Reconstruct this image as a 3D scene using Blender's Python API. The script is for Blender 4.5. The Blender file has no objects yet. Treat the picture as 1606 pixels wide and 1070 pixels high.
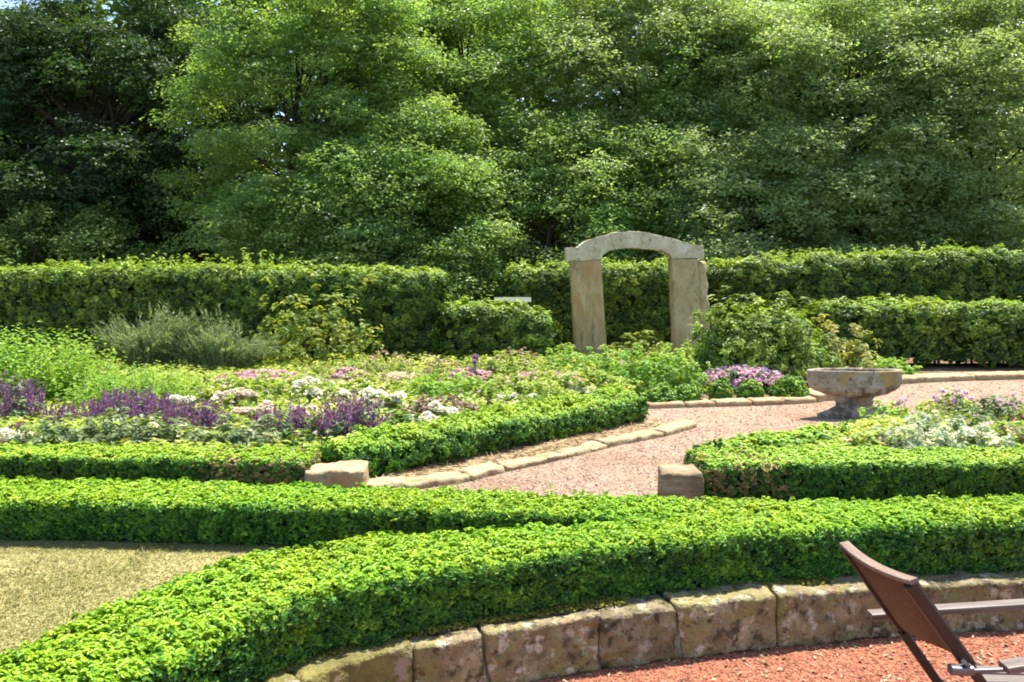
import bpy, math, random
import numpy as np
from mathutils import Vector, noise as mnoise

# ------------------------------------------------------------------ camera, sky, sun, exposure
SC = bpy.context.scene
COL = SC.collection
EYE, FOC, HOR = 1.7, 1200.0, 430.0          # eye height (m), focal length and horizon row in photo pixels (1606 wide)
cam_data = bpy.data.cameras.new('camera')
cam = bpy.data.objects.new('camera', cam_data); COL.objects.link(cam)
cam.location = (0, 0, EYE); cam.rotation_euler = (math.radians(90), 0, 0)
cam_data.sensor_width = 36.0; cam_data.lens = 36.0 * FOC / 1606
cam_data.shift_y = -(535 - HOR) / 1606
cam_data.clip_start = 0.05; cam_data.clip_end = 600
SC.camera = cam

SUN = Vector((0.27, 0.26, 1.0)).normalized()
EL = math.asin(SUN.z); AZ = math.atan2(SUN.x, SUN.y)
world = bpy.data.worlds.new('World'); SC.world = world; world.use_nodes = True
wt = world.node_tree; wt.nodes.clear()
wo = wt.nodes.new('ShaderNodeOutputWorld'); wb = wt.nodes.new('ShaderNodeBackground'); ws = wt.nodes.new('ShaderNodeTexSky')
ws.sky_type = 'NISHITA'; ws.sun_disc = False; ws.sun_elevation = EL; ws.sun_rotation = AZ
wb.inputs['Strength'].default_value = 0.13
wt.links.new(ws.outputs[0], wb.inputs[0]); wt.links.new(wb.outputs[0], wo.inputs[0])
sd = bpy.data.lights.new('sun', 'SUN'); sd.energy = 5.0; sd.angle = math.radians(0.5); sd.color = (1.0, 0.95, 0.86)
so = bpy.data.objects.new('sun', sd); COL.objects.link(so); so.location = SUN * 30
so.rotation_euler = SUN.to_track_quat('Z', 'Y').to_euler()
SC.view_settings.view_transform = 'Standard'; SC.view_settings.look = 'None'
SC.view_settings.gamma = 1.0; SC.view_settings.exposure = 1.45
SC.cycles.max_bounces = 7; SC.cycles.diffuse_bounces = 4; SC.cycles.transmission_bounces = 4; SC.cycles.glossy_bounces = 2
SC.cycles.filter_width = 1.9

# ------------------------------------------------------------------ helpers
R = np.random.default_rng(7)
random.seed(7)
GZ = 0.2                                     # garden level; the terrace is level 0


def G(px, py, z=GZ):
    """photo pixel -> point on the horizontal plane z"""
    d = FOC * (EYE - z) / (py - HOR)
    return np.array([(px - 803) / FOC * d, d, z])


def unit(v):
    return v / np.maximum(np.linalg.norm(v, axis=-1, keepdims=True), 1e-9)


def rnd_dir(n):
    return unit(R.normal(size=(n, 3)))


def props(o, label=None, cat=None, group=None, kind=None):
    for k, v in (('label', label), ('category', cat), ('group', group), ('kind', kind)):
        if v:
            o[k] = v
    return o


def thing(name, loc, label, cat, group=None):
    o = bpy.data.objects.new(name, None); COL.objects.link(o)
    o.location = tuple(float(v) for v in loc); o.empty_display_size = 0.1
    return props(o, label, cat, group)


class Geo:
    """collects quads (and triangles) in world space, builds ONE mesh object"""
    def __init__(self):
        self.v, self.q, self.t, self.tint_q, self.tint_t, self.n = [], [], [], [], [], 0

    def add(self, v, q=None, t=None, tint=0.5):
        v = np.asarray(v, float).reshape(-1, 3)
        if q is not None and len(q):
            q = np.asarray(q, int).reshape(-1, 4)
            self.q.append(q + self.n)
            self.tint_q.append(np.broadcast_to(np.asarray(tint, float), (len(q),)) if np.ndim(tint) == 0 or len(tint) == len(q) else np.resize(tint, len(q)))
        if t is not None and len(t):
            t = np.asarray(t, int).reshape(-1, 3)
            self.t.append(t + self.n)
            self.tint_t.append(np.broadcast_to(np.asarray(tint, float), (len(t),)) if np.ndim(tint) == 0 or len(tint) == len(t) else np.resize(tint, len(t)))
        self.v.append(v); self.n += len(v)
        return self

    def build(self, name, mat, parent=None, smooth=False):
        v = np.concatenate(self.v)
        off = np.array(parent.location) if parent is not None else np.zeros(3)
        if parent is None and False:
            pass
        q = np.concatenate(self.q) if self.q else np.zeros((0, 4), int)
        t = np.concatenate(self.t) if self.t else np.zeros((0, 3), int)
        me = bpy.data.meshes.new(name)
        me.vertices.add(len(v)); me.vertices.foreach_set('co', (v - off).astype(np.float32).ravel())
        nl = q.size + t.size
        me.loops.add(nl); me.loops.foreach_set('vertex_index', np.concatenate([q.ravel(), t.ravel()]).astype(np.int32))
        me.polygons.add(len(q) + len(t))
        st = np.concatenate([np.arange(len(q)) * 4, q.size + np.arange(len(t)) * 3])
        me.polygons.foreach_set('loop_start', st.astype(np.int32))
        me.polygons.foreach_set('use_smooth', np.full(len(q) + len(t), smooth))
        me.update(calc_edges=True)
        a = me.attributes.new('tint', 'FLOAT', 'FACE')
        a.data.foreach_set('value', np.concatenate((self.tint_q + self.tint_t) or [np.zeros(0)]).astype(np.float32))
        if mat is not None:
            me.materials.append(mat)
        o = bpy.data.objects.new(name, me); COL.objects.link(o)
        if parent is not None:
            o.parent = parent
        return o


def add_leaves(g, c, n, L, W, xs=1.35, tint=None, hexa=False, t=None, fold=0.25, tint_mean=0.45, tint_sd=0.22):
    """leaf blades: centres c, normals n, lengths L, widths W; xs = broad, sideways-spreading leaves"""
    N = len(c)
    L = np.broadcast_to(np.asarray(L, float), (N,))[:, None] * R.uniform(0.7, 1.25, (N, 1))
    W = np.broadcast_to(np.asarray(W, float), (N,))[:, None] * R.uniform(0.75, 1.2, (N, 1))
    n = unit(n)
    if t is None:
        t = rnd_dir(N)
    t = unit(t - n * np.sum(t * n, 1, keepdims=True))
    b = np.cross(n, t)
    S = np.array([xs, 1.0, 1.0])
    if tint is None:
        tint = np.clip(R.normal(tint_mean, tint_sd, N), 0, 1)
    i = np.arange(N)[:, None]
    if not hexa:
        v = np.stack([c - t * L * 0.5 * S, c + (b * W * 0.5 - t * L * 0.05 + n * W * fold) * S, c + t * L * 0.5 * S, c + (-b * W * 0.5 - t * L * 0.05 + n * W * fold) * S], 1)
        g.add(v, i * 4 + np.array([0, 1, 2, 3]), tint=tint)
    else:
        up = n * W * fold
        v = np.stack([c - t * L * 0.5 * S, c + (t * L * 0.5 - n * L * 0.08) * S,
                      c + (b * W * 0.42 - t * L * 0.22 + up) * S, c + (b * W * 0.45 + t * L * 0.14 + up) * S,
                      c + (-b * W * 0.42 - t * L * 0.22 + up) * S, c + (-b * W * 0.45 + t * L * 0.14 + up) * S], 1)
        g.add(v, np.concatenate([i * 6 + np.array([0, 2, 3, 1]), i * 6 + np.array([0, 1, 5, 4])]), tint=np.concatenate([tint, tint]))
    return g


def add_blades(g, base, d, L, W, bend=0.35, tint_mean=0.5, tint_sd=0.2, xs=1.0):
    """grass-like ribbons of two quads each"""
    N = len(base)
    L = np.broadcast_to(np.asarray(L, float), (N,))[:, None] * R.uniform(0.6, 1.2, (N, 1))
    W = np.broadcast_to(np.asarray(W, float), (N,))[:, None]
    d = unit(d)
    side = unit(np.cross(d, rnd_dir(N)))
    out = unit(d * np.array([1, 1, 0.0]) + 1e-4) * bend
    m = base + d * L * 0.55; e = base + (d + out - np.array([0, 0, bend * 0.3])) * L
    S = np.array([xs, 1, 1])
    v = np.stack([base - side * W * .5 * S, base + side * W * .5 * S, m + side * W * .4 * S, m - side * W * .4 * S, e + side * W * .06, e - side * W * .06], 1)
    i = np.arange(N)[:, None] * 6
    tint = np.clip(R.normal(tint_mean, tint_sd, N), 0, 1)
    g.add(v, np.concatenate([i + np.array([0, 1, 2, 3]), i + np.array([3, 2, 4, 5])]), tint=np.concatenate([tint, tint]))
    return g


def add_tube(g, pts, rad, sides=7):
    pts = np.asarray(pts, float); rad = np.broadcast_to(np.asarray(rad, float), (len(pts),))
    d = np.gradient(pts, axis=0); d = unit(d)
    ref = np.array([0.31, 0.95, 0.05]) if abs(d[0][2]) > 0.7 else np.array([0.03, 0.05, 1.0])
    s = unit(np.cross(d, ref)); u = np.cross(s, d)
    a = np.linspace(0, 2 * np.pi, sides, endpoint=False)
    v = pts[:, None] + (s[:, None] * np.cos(a)[None, :, None] + u[:, None] * np.sin(a)[None, :, None]) * rad[:, None, None]
    n = len(pts); q = []
    for i in range(n - 1):
        for k in range(sides):
            q.append([i * sides + k, i * sides + (k + 1) % sides, (i + 1) * sides + (k + 1) % sides, (i + 1) * sides + k])
    tri = [[(n - 1) * sides + k, (n - 1) * sides + (k + 1) % sides, (n - 1) * sides] for k in range(1, sides - 1)]
    g.add(v.reshape(-1, 3), q, tri)
    return g


def tuft_leaves(g, tc, tn, per, rt, L, W, xs=1.35, hexa=False, up=0.35, rough=0.7, tint_mean=0.45, tint_sd=0.2, tint_t=None, flat=0.0):
    """little rosettes: per leaves round every tuft centre tc with outward direction tn"""
    M = len(tc)
    k = np.repeat(np.arange(M), per)
    d = unit(rnd_dir(M * per) + tn[k] * 0.9)
    c = tc[k] + d * rt * R.uniform(0.25, 1.0, (M * per, 1)) * np.array([xs ** 0.5, 1, 1])
    n = d * (0.55 - 0.2 * flat) + tn[k] * (0.5 + 0.45 * flat) + np.array([0, 0, up]) + R.normal(size=(M * per, 3)) * rough * 0.5
    base = R.normal(tint_mean, tint_sd, M) if tint_t is None else tint_t
    tint = np.clip(base[k] + R.normal(0, 0.10, M * per), 0, 0.93 if flat else 1)
    add_leaves(g, c, n, L, W, xs, tint, hexa, t=d + rnd_dir(M * per) * 0.6)
    return g


class Path2:
    def __init__(self, pts):
        p = np.asarray(pts, float)
        # Catmull-Rom resample of x, y and any extra columns
        out = []
        for i in range(len(p) - 1):
            a = p[max(i - 1, 0)]; b = p[i]; c = p[i + 1]; d = p[min(i + 2, len(p) - 1)]
            for t in np.linspace(0, 1, 14, endpoint=False):
                out.append(0.5 * (2 * b + (c - a) * t + (2 * a - 5 * b + 4 * c - d) * t * t + (3 * b - a - 3 * c + d) * t ** 3))
        out.append(p[-1])
        self.p = np.array(out)
        self.s = np.concatenate([[0], np.cumsum(np.linalg.norm(np.diff(self.p[:, :2], axis=0), axis=1))])
        self.len = self.s[-1]

    def at(self, s):
        return np.stack([np.interp(s, self.s, self.p[:, k]) for k in range(self.p.shape[1])], -1)

    def tan(self, s):
        e = 0.03
        return unit(self.at(np.minimum(s + e, self.len))[..., :2] - self.at(np.maximum(s - e, 0))[..., :2])


class Wob:
    """cheap smooth noise"""
    def __init__(self, dim, freq, n=14):
        self.k = R.normal(size=(n, dim)) * freq; self.ph = R.uniform(0, 6.28, n)

    def __call__(self, x):
        return np.sin(x @ self.k.T + self.ph).sum(1) / math.sqrt(len(self.ph))


def hedge(name, label, pts, z0, leaf, leaf_w, tufts, per, rt, mat, cat='hedge', lump=0.02, tufty=0.02, shoots=0, shoot_h=0.12,
          hexa=False, caps=(True, True), n_exp=5.0, inset=0.05, brown=None, bottom_gap=0.0, core=None, group=None, xs=1.35, top_sun_tint=0.60, twiggy=0, batter=0.24, lip=0.06, cavity=0.012):
    """pts: (x, y, width, top z). Clipped hedge: leaf rosettes over a rounded box section, dark twiggy inside."""
    P = Path2(pts)
    mid = P.at(P.len / 2)
    root = thing(name, (mid[0], mid[1], z0), label, cat, group)
    hm = float(np.mean(P.p[:, 3])) - z0; wm = float(np.mean(P.p[:, 2]))
    per_len = 2 * hm + wm
    M = int(tufts * per_len * P.len)
    s = R.uniform(0, P.len, M); u = R.uniform(0, per_len, M)
    p = np.where(u < hm, -1, np.where(u < hm + wm, (u - hm) / wm * 2 - 1, 1.0))
    q = np.where(u < hm, u / hm * 2 - 1, np.where(u < hm + wm, 1.0, 1 - (u - hm - wm) / hm * 2))
    e = np.zeros(M)
    for which, on in enumerate(caps):
        if on:
            k = int(tufts * hm * wm * 1.1)
            s = np.concatenate([s, np.full(k, 0 if which == 0 else P.len)])
            p = np.concatenate([p, R.uniform(-1, 1, k)]); q = np.concatenate([q, R.uniform(-1, 1, k)])
            e = np.concatenate([e, np.full(k, -1.0 if which == 0 else 1.0)])
    side = e == 0
    rr = (np.abs(p) ** n_exp + np.abs(q) ** n_exp) ** (1 / n_exp)
    rr = np.where(side, rr, np.maximum(rr, 1.0))
    p = p / rr; q = q / rr
    pn = p.copy()
    lipq = np.exp(-((q - 0.86) / 0.16) ** 2)
    p = np.where(side, p * (1 - batter * (1 - q) / 2) + np.sign(p) * lip * lipq * (np.abs(p) > 0.75), p)
    A = P.at(s); T = P.tan(s); Nn = np.stack([T[:, 1], -T[:, 0]], 1)      # Nn points to the camera side
    w = A[:, 2]; h = A[:, 3] - z0 - bottom_gap
    # outward normal
    na = np.sign(-pn) * np.abs(pn) ** (n_exp - 1) / w; nz = np.sign(q) * np.abs(q) ** (n_exp - 1) / h
    nrm = np.stack([Nn[:, 0] * na, Nn[:, 1] * na, nz], 1)
    nrm = np.where(side[:, None], nrm, np.stack([T[:, 0] * e, T[:, 1] * e, np.zeros(len(e))], 1))
    nrm = unit(nrm)
    pos = np.stack([A[:, 0] + Nn[:, 0] * (-p) * w / 2, A[:, 1] + Nn[:, 1] * (-p) * w / 2, z0 + bottom_gap + (q + 1) / 2 * h], 1)
    wob = Wob(3, 5.0 / max(wm, 0.25)); wob2 = Wob(3, 16.0 / max(wm, 0.25))
    pos = pos + nrm * (wob(pos) * lump + wob2(pos) * tufty * 0.8 + R.normal(0, tufty, len(pos)))[:, None]
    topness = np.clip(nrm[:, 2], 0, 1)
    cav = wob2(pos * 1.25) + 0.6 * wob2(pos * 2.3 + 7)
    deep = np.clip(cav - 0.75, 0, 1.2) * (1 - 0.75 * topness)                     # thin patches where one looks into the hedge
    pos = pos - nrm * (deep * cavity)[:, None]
    tt = R.normal(0.24, 0.10, len(pos)) - 0.10 * deep + (1 - topness) * 0.11 * wob2(pos * 0.8 + 11) + top_sun_tint * topness ** 2 + 0.08 * wob2(pos + 3)  # sun and shade put into leaf colour: tops lightened, faces and hollows darker
    g = Geo()
    if brown is not None:                                                  # a dead, browned stretch near s = brown[0]
        dead = (np.abs(s - brown[0]) + 0.12 * wob2(pos) < brown[1]) & (R.random(len(s)) < 0.60 * np.clip(1.15 - topness * brown[2], 0, 1))
        gd = Geo(); tuft_leaves(gd, pos[dead], nrm[dead], per, rt, leaf, leaf_w, xs, hexa, tint_mean=0.5)
        gd.build('dead_foliage', M_['dead_leaf'], root)
        pos, nrm, tt = pos[~dead], nrm[~dead], tt[~dead]
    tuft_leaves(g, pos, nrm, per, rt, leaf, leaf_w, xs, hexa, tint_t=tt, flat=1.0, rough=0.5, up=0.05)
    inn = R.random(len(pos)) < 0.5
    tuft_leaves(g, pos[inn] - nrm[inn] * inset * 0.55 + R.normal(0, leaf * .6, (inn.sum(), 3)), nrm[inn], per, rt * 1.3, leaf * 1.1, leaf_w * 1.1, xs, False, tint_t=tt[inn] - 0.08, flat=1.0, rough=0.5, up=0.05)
    if shoots:                                                             # unclipped young shoots standing out of the top
        k = int(shoots * P.len); ss = R.uniform(0, P.len, k); B = P.at(ss); TT = P.tan(ss)
        off = R.uniform(-0.48, 0.48, k) * B[:, 2]
        base = np.stack([B[:, 0] + TT[:, 1] * off, B[:, 1] - TT[:, 0] * off, B[:, 3] - 0.02], 1)
        hh = shoot_h * R.uniform(0.3, 1.2, k) * (1 + 0.5 * Wob(1, 2.0)(ss[:, None]))
        hh = np.maximum(hh, 0.02)
        lean = R.normal(0, 0.28, (k, 3)); lean[:, 2] = 1
        nl = 8
        f = np.linspace(0.1, 1, nl)
        c = base[:, None] + lean[:, None] * (hh[:, None] * f[None])[:, :, None]
        c = c.reshape(-1, 3) + R.normal(0, leaf * 0.3, (k * nl, 3))
        add_leaves(g, c, np.array([0, 0, 0.8]) + R.normal(0, 0.6, (len(c), 3)), leaf * 1.05, leaf_w, xs, np.clip(R.normal(0.72, 0.15, len(c)), 0, 1), hexa)
    g.build('foliage', mat, root)
    # inside: dense twigs that stop the light
    gi = Geo(); S = np.linspace(0, P.len, max(int(P.len / 0.12), 3)); A = P.at(S); T = P.tan(S); Nn = np.stack([T[:, 1], -T[:, 0]], 1)
    ang = np.linspace(0, 2 * np.pi, 20, endpoint=False)
    cp = np.sign(np.cos(ang)) * np.abs(np.cos(ang)) ** 0.5; cq = np.sign(np.sin(ang)) * np.abs(np.sin(ang)) ** 0.5
    V = []
    S_ = S.copy(); S_[0] += inset if caps[0] else 0; S_[-1] -= inset if caps[1] else 0
    A = P.at(S_)
    for i in range(len(S)):
        ww = max(A[i, 2] / 2 - inset, 0.03); h_ = A[i, 3] - z0 - bottom_gap
        zc = z0 + bottom_gap + h_ / 2 - inset * 0.25; hh = max(h_ / 2 - inset * 0.75, 0.03)
        V.append(np.stack([A[i, 0] + Nn[i, 0] * cp * ww, A[i, 1] + Nn[i, 1] * cp * ww, zc + cq * hh], 1))
    V = np.concatenate(V); m = len(ang)
    V += rnd_dir(len(V)) * inset * 0.25
    Q = [[i * m + k, i * m + (k + 1) % m, (i + 1) * m + (k + 1) % m, (i + 1) * m + k] for i in range(len(S) - 1) for k in range(m)]
    Tt = [[0, k + 1, k] for k in range(1, m - 1)] + [[(len(S) - 1) * m, (len(S) - 1) * m + k, (len(S) - 1) * m + k + 1] for k in range(1, m - 1)]
    gi.add(V, Q, Tt)
    if bottom_gap or twiggy:
        for k in range(int(P.len * (twiggy or 5))):
            a = P.at(R.uniform(0.05, P.len - 0.05)); x = a[0] + R.normal(0, a[2] * 0.22); y = a[1] + R.normal(0, a[2] * 0.22)
            r = 0.012 * (1 + hm)
            add_tube(gi, [[x, y, z0 - 0.02], [x + R.normal(0, .04), y + R.normal(0, .04), z0 + h_ * 0.3], [x + R.normal(0, .1), y + R.normal(0, .1), z0 + h_ * 0.6]], [r, r * .8, r * .5], 6)
    gi.build('inner_stem', core or M_['twig'], root)
    return root


def rock(half, r, amp, seed, step=0.025, freq=6.0):
    """rounded, weathered stone block about the origin: verts, quads"""
    half = np.asarray(half, float); n = np.maximum((2 * half / step).astype(int), 3)
    idx = {}; V = []; Q = []
    def vid(i, j, k):
        key = (i, j, k)
        if key not in idx:
            idx[key] = len(V); V.append([-half[0] + 2 * half[0] * i / n[0], -half[1] + 2 * half[1] * j / n[1], -half[2] + 2 * half[2] * k / n[2]])
        return idx[key]
    for a, b, c in ((0, 1, 2), (1, 2, 0), (2, 0, 1)):
        for lim in (0, n[c]):
            for i in range(n[a]):
                for j in range(n[b]):
                    quad = []
                    for di, dj in ((0, 0), (1, 0), (1, 1), (0, 1)):
                        t = [0, 0, 0]; t[a] = i + di; t[b] = j + dj; t[c] = lim
                        quad.append(vid(*t))
                    Q.append(quad if lim else quad[::-1])
    V = np.array(V)
    r = min(r, float(half.min()) * 0.95)
    C = np.clip(V, -(half - r), half - r); D = V - C; l = np.linalg.norm(D, axis=1, keepdims=True)
    V = C + D / np.maximum(l, 1e-9) * np.minimum(l, r)
    for i, p in enumerate(V):
        q = Vector(p) * freq + Vector((seed * 3.7, seed * 1.3, seed * 7.1))
        d = mnoise.noise_vector(q) * amp + mnoise.noise_vector(q * 3.1) * amp * 0.45 + mnoise.noise_vector(q * 8.0) * amp * 0.16
        V[i] += np.array(d)
    return V, np.array(Q)


def rotz(v, a):
    c, s = math.cos(a), math.sin(a)
    v = np.asarray(v)
    return np.stack([v[:, 0] * c - v[:, 1] * s, v[:, 0] * s + v[:, 1] * c, v[:, 2]], 1)


# ------------------------------------------------------------------ materials
M_ = {}


def nodes(name):
    m = bpy.data.materials.new(name); m.use_nodes = True
    t = m.node_tree; t.nodes.clear()
    return m, t, t.nodes.new('ShaderNodeOutputMaterial')


def leaf_mat(key, dark, light, trans=0.38, glow=1.15, rough=0.5, spec=0.3, yellow=None, mid=None):
    m, t, out = nodes(key)
    N, Lk = t.nodes, t.links
    at = N.new('ShaderNodeAttribute'); at.attribute_name = 'tint'
    ramp = N.new('ShaderNodeValToRGB')
    ramp.color_ramp.elements[0].color = (*dark, 1); ramp.color_ramp.elements[1].color = (*light, 1)
    ramp.color_ramp.elements[0].position = 0.05; ramp.color_ramp.elements[1].position = 0.9
    if mid:
        e = ramp.color_ramp.elements.new(0.42); e.color = (*mid, 1)
    if yellow:
        e = ramp.color_ramp.elements.new(0.985); e.color = (*yellow, 1)
    Lk.new(at.outputs['Fac'], ramp.inputs[0])
    geo = N.new('ShaderNodeNewGeometry'); nz = N.new('ShaderNodeTexNoise'); nz.inputs['Scale'].default_value = 1.3; nz.inputs['Detail'].default_value = 2
    Lk.new(geo.outputs['Position'], nz.inputs['Vector'])
    hsv = N.new('ShaderNodeHueSaturation'); mp = N.new('ShaderNodeMapRange')
    mp.inputs['To Min'].default_value = 0.486; mp.inputs['To Max'].default_value = 0.514; mp.inputs['From Min'].default_value = 0.3; mp.inputs['From Max'].default_value = 0.7
    Lk.new(nz.outputs['Fac'], mp.inputs['Value']); Lk.new(mp.outputs[0], hsv.inputs['Hue']); Lk.new(ramp.outputs[0], hsv.inputs['Color'])
    p = N.new('ShaderNodeBsdfPrincipled'); p.inputs['Roughness'].default_value = rough; p.inputs['Specular IOR Level'].default_value = spec
    Lk.new(hsv.outputs[0], p.inputs['Base Color'])
    tr = N.new('ShaderNodeBsdfTranslucent'); mul = N.new('ShaderNodeMix'); mul.data_type = 'RGBA'; mul.blend_type = 'MULTIPLY'; mul.inputs[0].default_value = 1
    mul.inputs[7].default_value = (glow * 1.25, glow * 1.2, glow * 0.55, 1)
    Lk.new(hsv.outputs[0], mul.inputs[6]); Lk.new(mul.outputs[2], tr.inputs['Color'])
    mx = N.new('ShaderNodeMixShader'); mx.inputs[0].default_value = trans
    Lk.new(p.outputs[0], mx.inputs[1]); Lk.new(tr.outputs[0], mx.inputs[2]); Lk.new(mx.outputs[0], out.inputs[0])
    M_[key] = m
    return m


def solid_mat(key, stops, scale=6.0, detail=6.0, rough=0.85, bump=0.3, bump_scale=40.0, stretch=(1, 1, 1), second=None, spec=0.3, metal=0.0, per_object=0.0, dist=0.01, attr=False):
    """noise-mixed surface colour with fine bump; second = (colour, scale, lo, hi) adds blotches; attr mixes by the face tint"""
    m, t, out = nodes(key)
    N, Lk = t.nodes, t.links
    geo = N.new('ShaderNodeNewGeometry'); mapn = N.new('ShaderNodeMapping'); mapn.inputs['Scale'].default_value = stretch
    Lk.new(geo.outputs['Position'], mapn.inputs['Vector'])
    nz = N.new('ShaderNodeTexNoise'); nz.inputs['Scale'].default_value = scale; nz.inputs['Detail'].default_value = detail; nz.inputs['Roughness'].default_value = 0.62
    Lk.new(mapn.outputs[0], nz.inputs['Vector'])
    ramp = N.new('ShaderNodeValToRGB'); el = ramp.color_ramp.elements
    n = len(stops)
    while len(el) < n:
        el.new(0.5)
    for i, c in enumerate(stops):
        el[i].position = 0.3 + 0.4 * i / max(n - 1, 1); el[i].color = (*c, 1)
    if attr:
        at = N.new('ShaderNodeAttribute'); at.attribute_name = 'tint'
        ad = N.new('ShaderNodeMath'); ad.operation = 'MULTIPLY_ADD'; ad.inputs[1].default_value = 0.42; ad.inputs[2].default_value = 0.29
        Lk.new(at.outputs['Fac'], ad.inputs[0]); Lk.new(ad.outputs[0], ramp.inputs[0])
    else:
        Lk.new(nz.outputs['Fac'], ramp.inputs[0])
    colr = ramp.outputs[0]
    for sec in (second or []):
        c2, sc2, lo, hi = sec
        n2 = N.new('ShaderNodeTexNoise'); n2.inputs['Scale'].default_value = sc2; n2.inputs['Detail'].default_value = 7; n2.inputs['Roughness'].default_value = 0.65
        Lk.new(mapn.outputs[0], n2.inputs['Vector'])
        mr = N.new('ShaderNodeMapRange'); mr.inputs['From Min'].default_value = lo; mr.inputs['From Max'].default_value = hi
        Lk.new(n2.outputs['Fac'], mr.inputs['Value'])
        mx = N.new('ShaderNodeMix'); mx.data_type = 'RGBA'; mx.inputs[7].default_value = (*c2, 1)
        Lk.new(mr.outputs[0], mx.inputs[0]); Lk.new(colr, mx.inputs[6]); colr = mx.outputs[2]
    if per_object:
        oi = N.new('ShaderNodeObjectInfo'); mr = N.new('ShaderNodeMapRange'); mr.inputs['To Min'].default_value = 1 - per_object; mr.inputs['To Max'].default_value = 1 + per_object
        Lk.new(oi.outputs['Random'], mr.inputs['Value'])
        hs = N.new('ShaderNodeHueSaturation'); Lk.new(mr.outputs[0], hs.inputs['Value']); Lk.new(colr, hs.inputs['Color']); colr = hs.outputs[0]
    p = N.new('ShaderNodeBsdfPrincipled'); p.inputs['Roughness'].default_value = rough; p.inputs['Specular IOR Level'].default_value = spec; p.inputs['Metallic'].default_value = metal
    Lk.new(colr, p.inputs['Base Color'])
    if bump:
        bn = N.new('ShaderNodeTexNoise'); bn.inputs['Scale'].default_value = bump_scale; bn.inputs['Detail'].default_value = 6
        Lk.new(mapn.outputs[0], bn.inputs['Vector'])
        b = N.new('ShaderNodeBump'); b.inputs['Strength'].default_value = bump; b.inputs['Distance'].default_value = dist
        Lk.new(bn.outputs['Fac'], b.inputs['Height']); Lk.new(b.outputs[0], p.inputs['Normal'])
    Lk.new(p.outputs[0], out.inputs[0])
    M_[key] = m
    return m


leaf_mat('box_leaf', (0.018, 0.072, 0.010), (0.285, 0.445, 0.022), 0.20, yellow=(0.39, 0.49, 0.03), mid=(0.075, 0.205, 0.016), rough=0.5, spec=0.28)
leaf_mat('box_far_leaf', (0.022, 0.074, 0.009), (0.300, 0.455, 0.026), 0.20, mid=(0.095, 0.235, 0.019), yellow=(0.42, 0.47, 0.04))
leaf_mat('dead_leaf', (0.20, 0.165, 0.055), (0.40, 0.32, 0.13), 0.35)
leaf_mat('hornbeam_leaf', (0.026, 0.066, 0.009), (0.335, 0.465, 0.056), 0.30, yellow=(0.33, 0.40, 0.09))
leaf_mat('tree_leaf', (0.098, 0.182, 0.038), (0.275, 0.415, 0.112), 0.58, yellow=(0.46, 0.54, 0.30), rough=0.42, spec=0.5)
leaf_mat('grey_tree_leaf', (0.130, 0.205, 0.068), (0.335, 0.445, 0.190), 0.58, yellow=(0.50, 0.56, 0.40), rough=0.42, spec=0.5)
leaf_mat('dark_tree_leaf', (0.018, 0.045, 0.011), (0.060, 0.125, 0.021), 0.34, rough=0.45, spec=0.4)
leaf_mat('wood_leaf', (0.07, 0.125, 0.025), (0.16, 0.25, 0.055), 0.42)
leaf_mat('lush_leaf', (0.125, 0.245, 0.026), (0.33, 0.49, 0.085), 0.42, yellow=(0.40, 0.48, 0.12))
leaf_mat('bed_leaf', (0.150, 0.235, 0.026), (0.42, 0.50, 0.105), 0.42, yellow=(0.56, 0.54, 0.28))
leaf_mat('grey_leaf', (0.080, 0.125, 0.045), (0.26, 0.32, 0.14), 0.32, yellow=(0.45, 0.45, 0.30))
leaf_mat('silver_leaf', (0.22, 0.28, 0.14), (0.50, 0.54, 0.38), 0.28, yellow=(0.65, 0.65, 0.55))
leaf_mat('deep_leaf', (0.035, 0.085, 0.016), (0.13, 0.22, 0.05), 0.32)
leaf_mat('broom_leaf', (0.085, 0.13, 0.048), (0.29, 0.37, 0.16), 0.38, yellow=(0.42, 0.47, 0.28))
leaf_mat('gold_leaf', (0.09, 0.145, 0.018), (0.32, 0.37, 0.065), 0.42, yellow=(0.48, 0.48, 0.17))
leaf_mat('rosy_leaf', (0.14, 0.18, 0.035), (0.36, 0.36, 0.11), 0.38, yellow=(0.48, 0.30, 0.18))
leaf_mat('sedum_leaf', (0.10, 0.06, 0.05), (0.32, 0.21, 0.17), 0.2, glow=0.8, yellow=(0.55, 0.45, 0.40))
leaf_mat('beige_head', (0.24, 0.16, 0.10), (0.50, 0.40, 0.27), 0.25, glow=0.9)
leaf_mat('salvia_petal', (0.11, 0.043, 0.145), (0.33, 0.175, 0.385), 0.4, glow=1.05)
leaf_mat('pink_petal', (0.48, 0.26, 0.36), (0.74, 0.52, 0.60), 0.3, glow=0.85)
leaf_mat('lilac_petal', (0.52, 0.30, 0.48), (0.78, 0.58, 0.72), 0.3, glow=0.85)
leaf_mat('coral_petal', (0.40, 0.10, 0.08), (0.60, 0.24, 0.18), 0.3, glow=0.85)
leaf_mat('white_petal', (0.66, 0.62, 0.48), (0.80, 0.79, 0.70), 0.35, glow=0.8)
leaf_mat('blush_petal', (0.56, 0.44, 0.34), (0.78, 0.68, 0.56), 0.35, glow=0.8)
leaf_mat('grass_blade', (0.14, 0.165, 0.040), (0.42, 0.345, 0.155), 0.3, glow=1.0, yellow=(0.52, 0.43, 0.22))
leaf_mat('straw_bit', (0.17, 0.105, 0.045), (0.42, 0.31, 0.17), 0.1, glow=0.8)
solid_mat('twig', [(0.018, 0.022, 0.007), (0.040, 0.042, 0.015)], 18, bump=0.6, rough=0.95, spec=0.05)
solid_mat('bark', [(0.020, 0.016, 0.011), (0.060, 0.050, 0.036)], 7, stretch=(1, 1, 0.25), bump=0.8, bump_scale=22, rough=0.95, spec=0.1)
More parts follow.
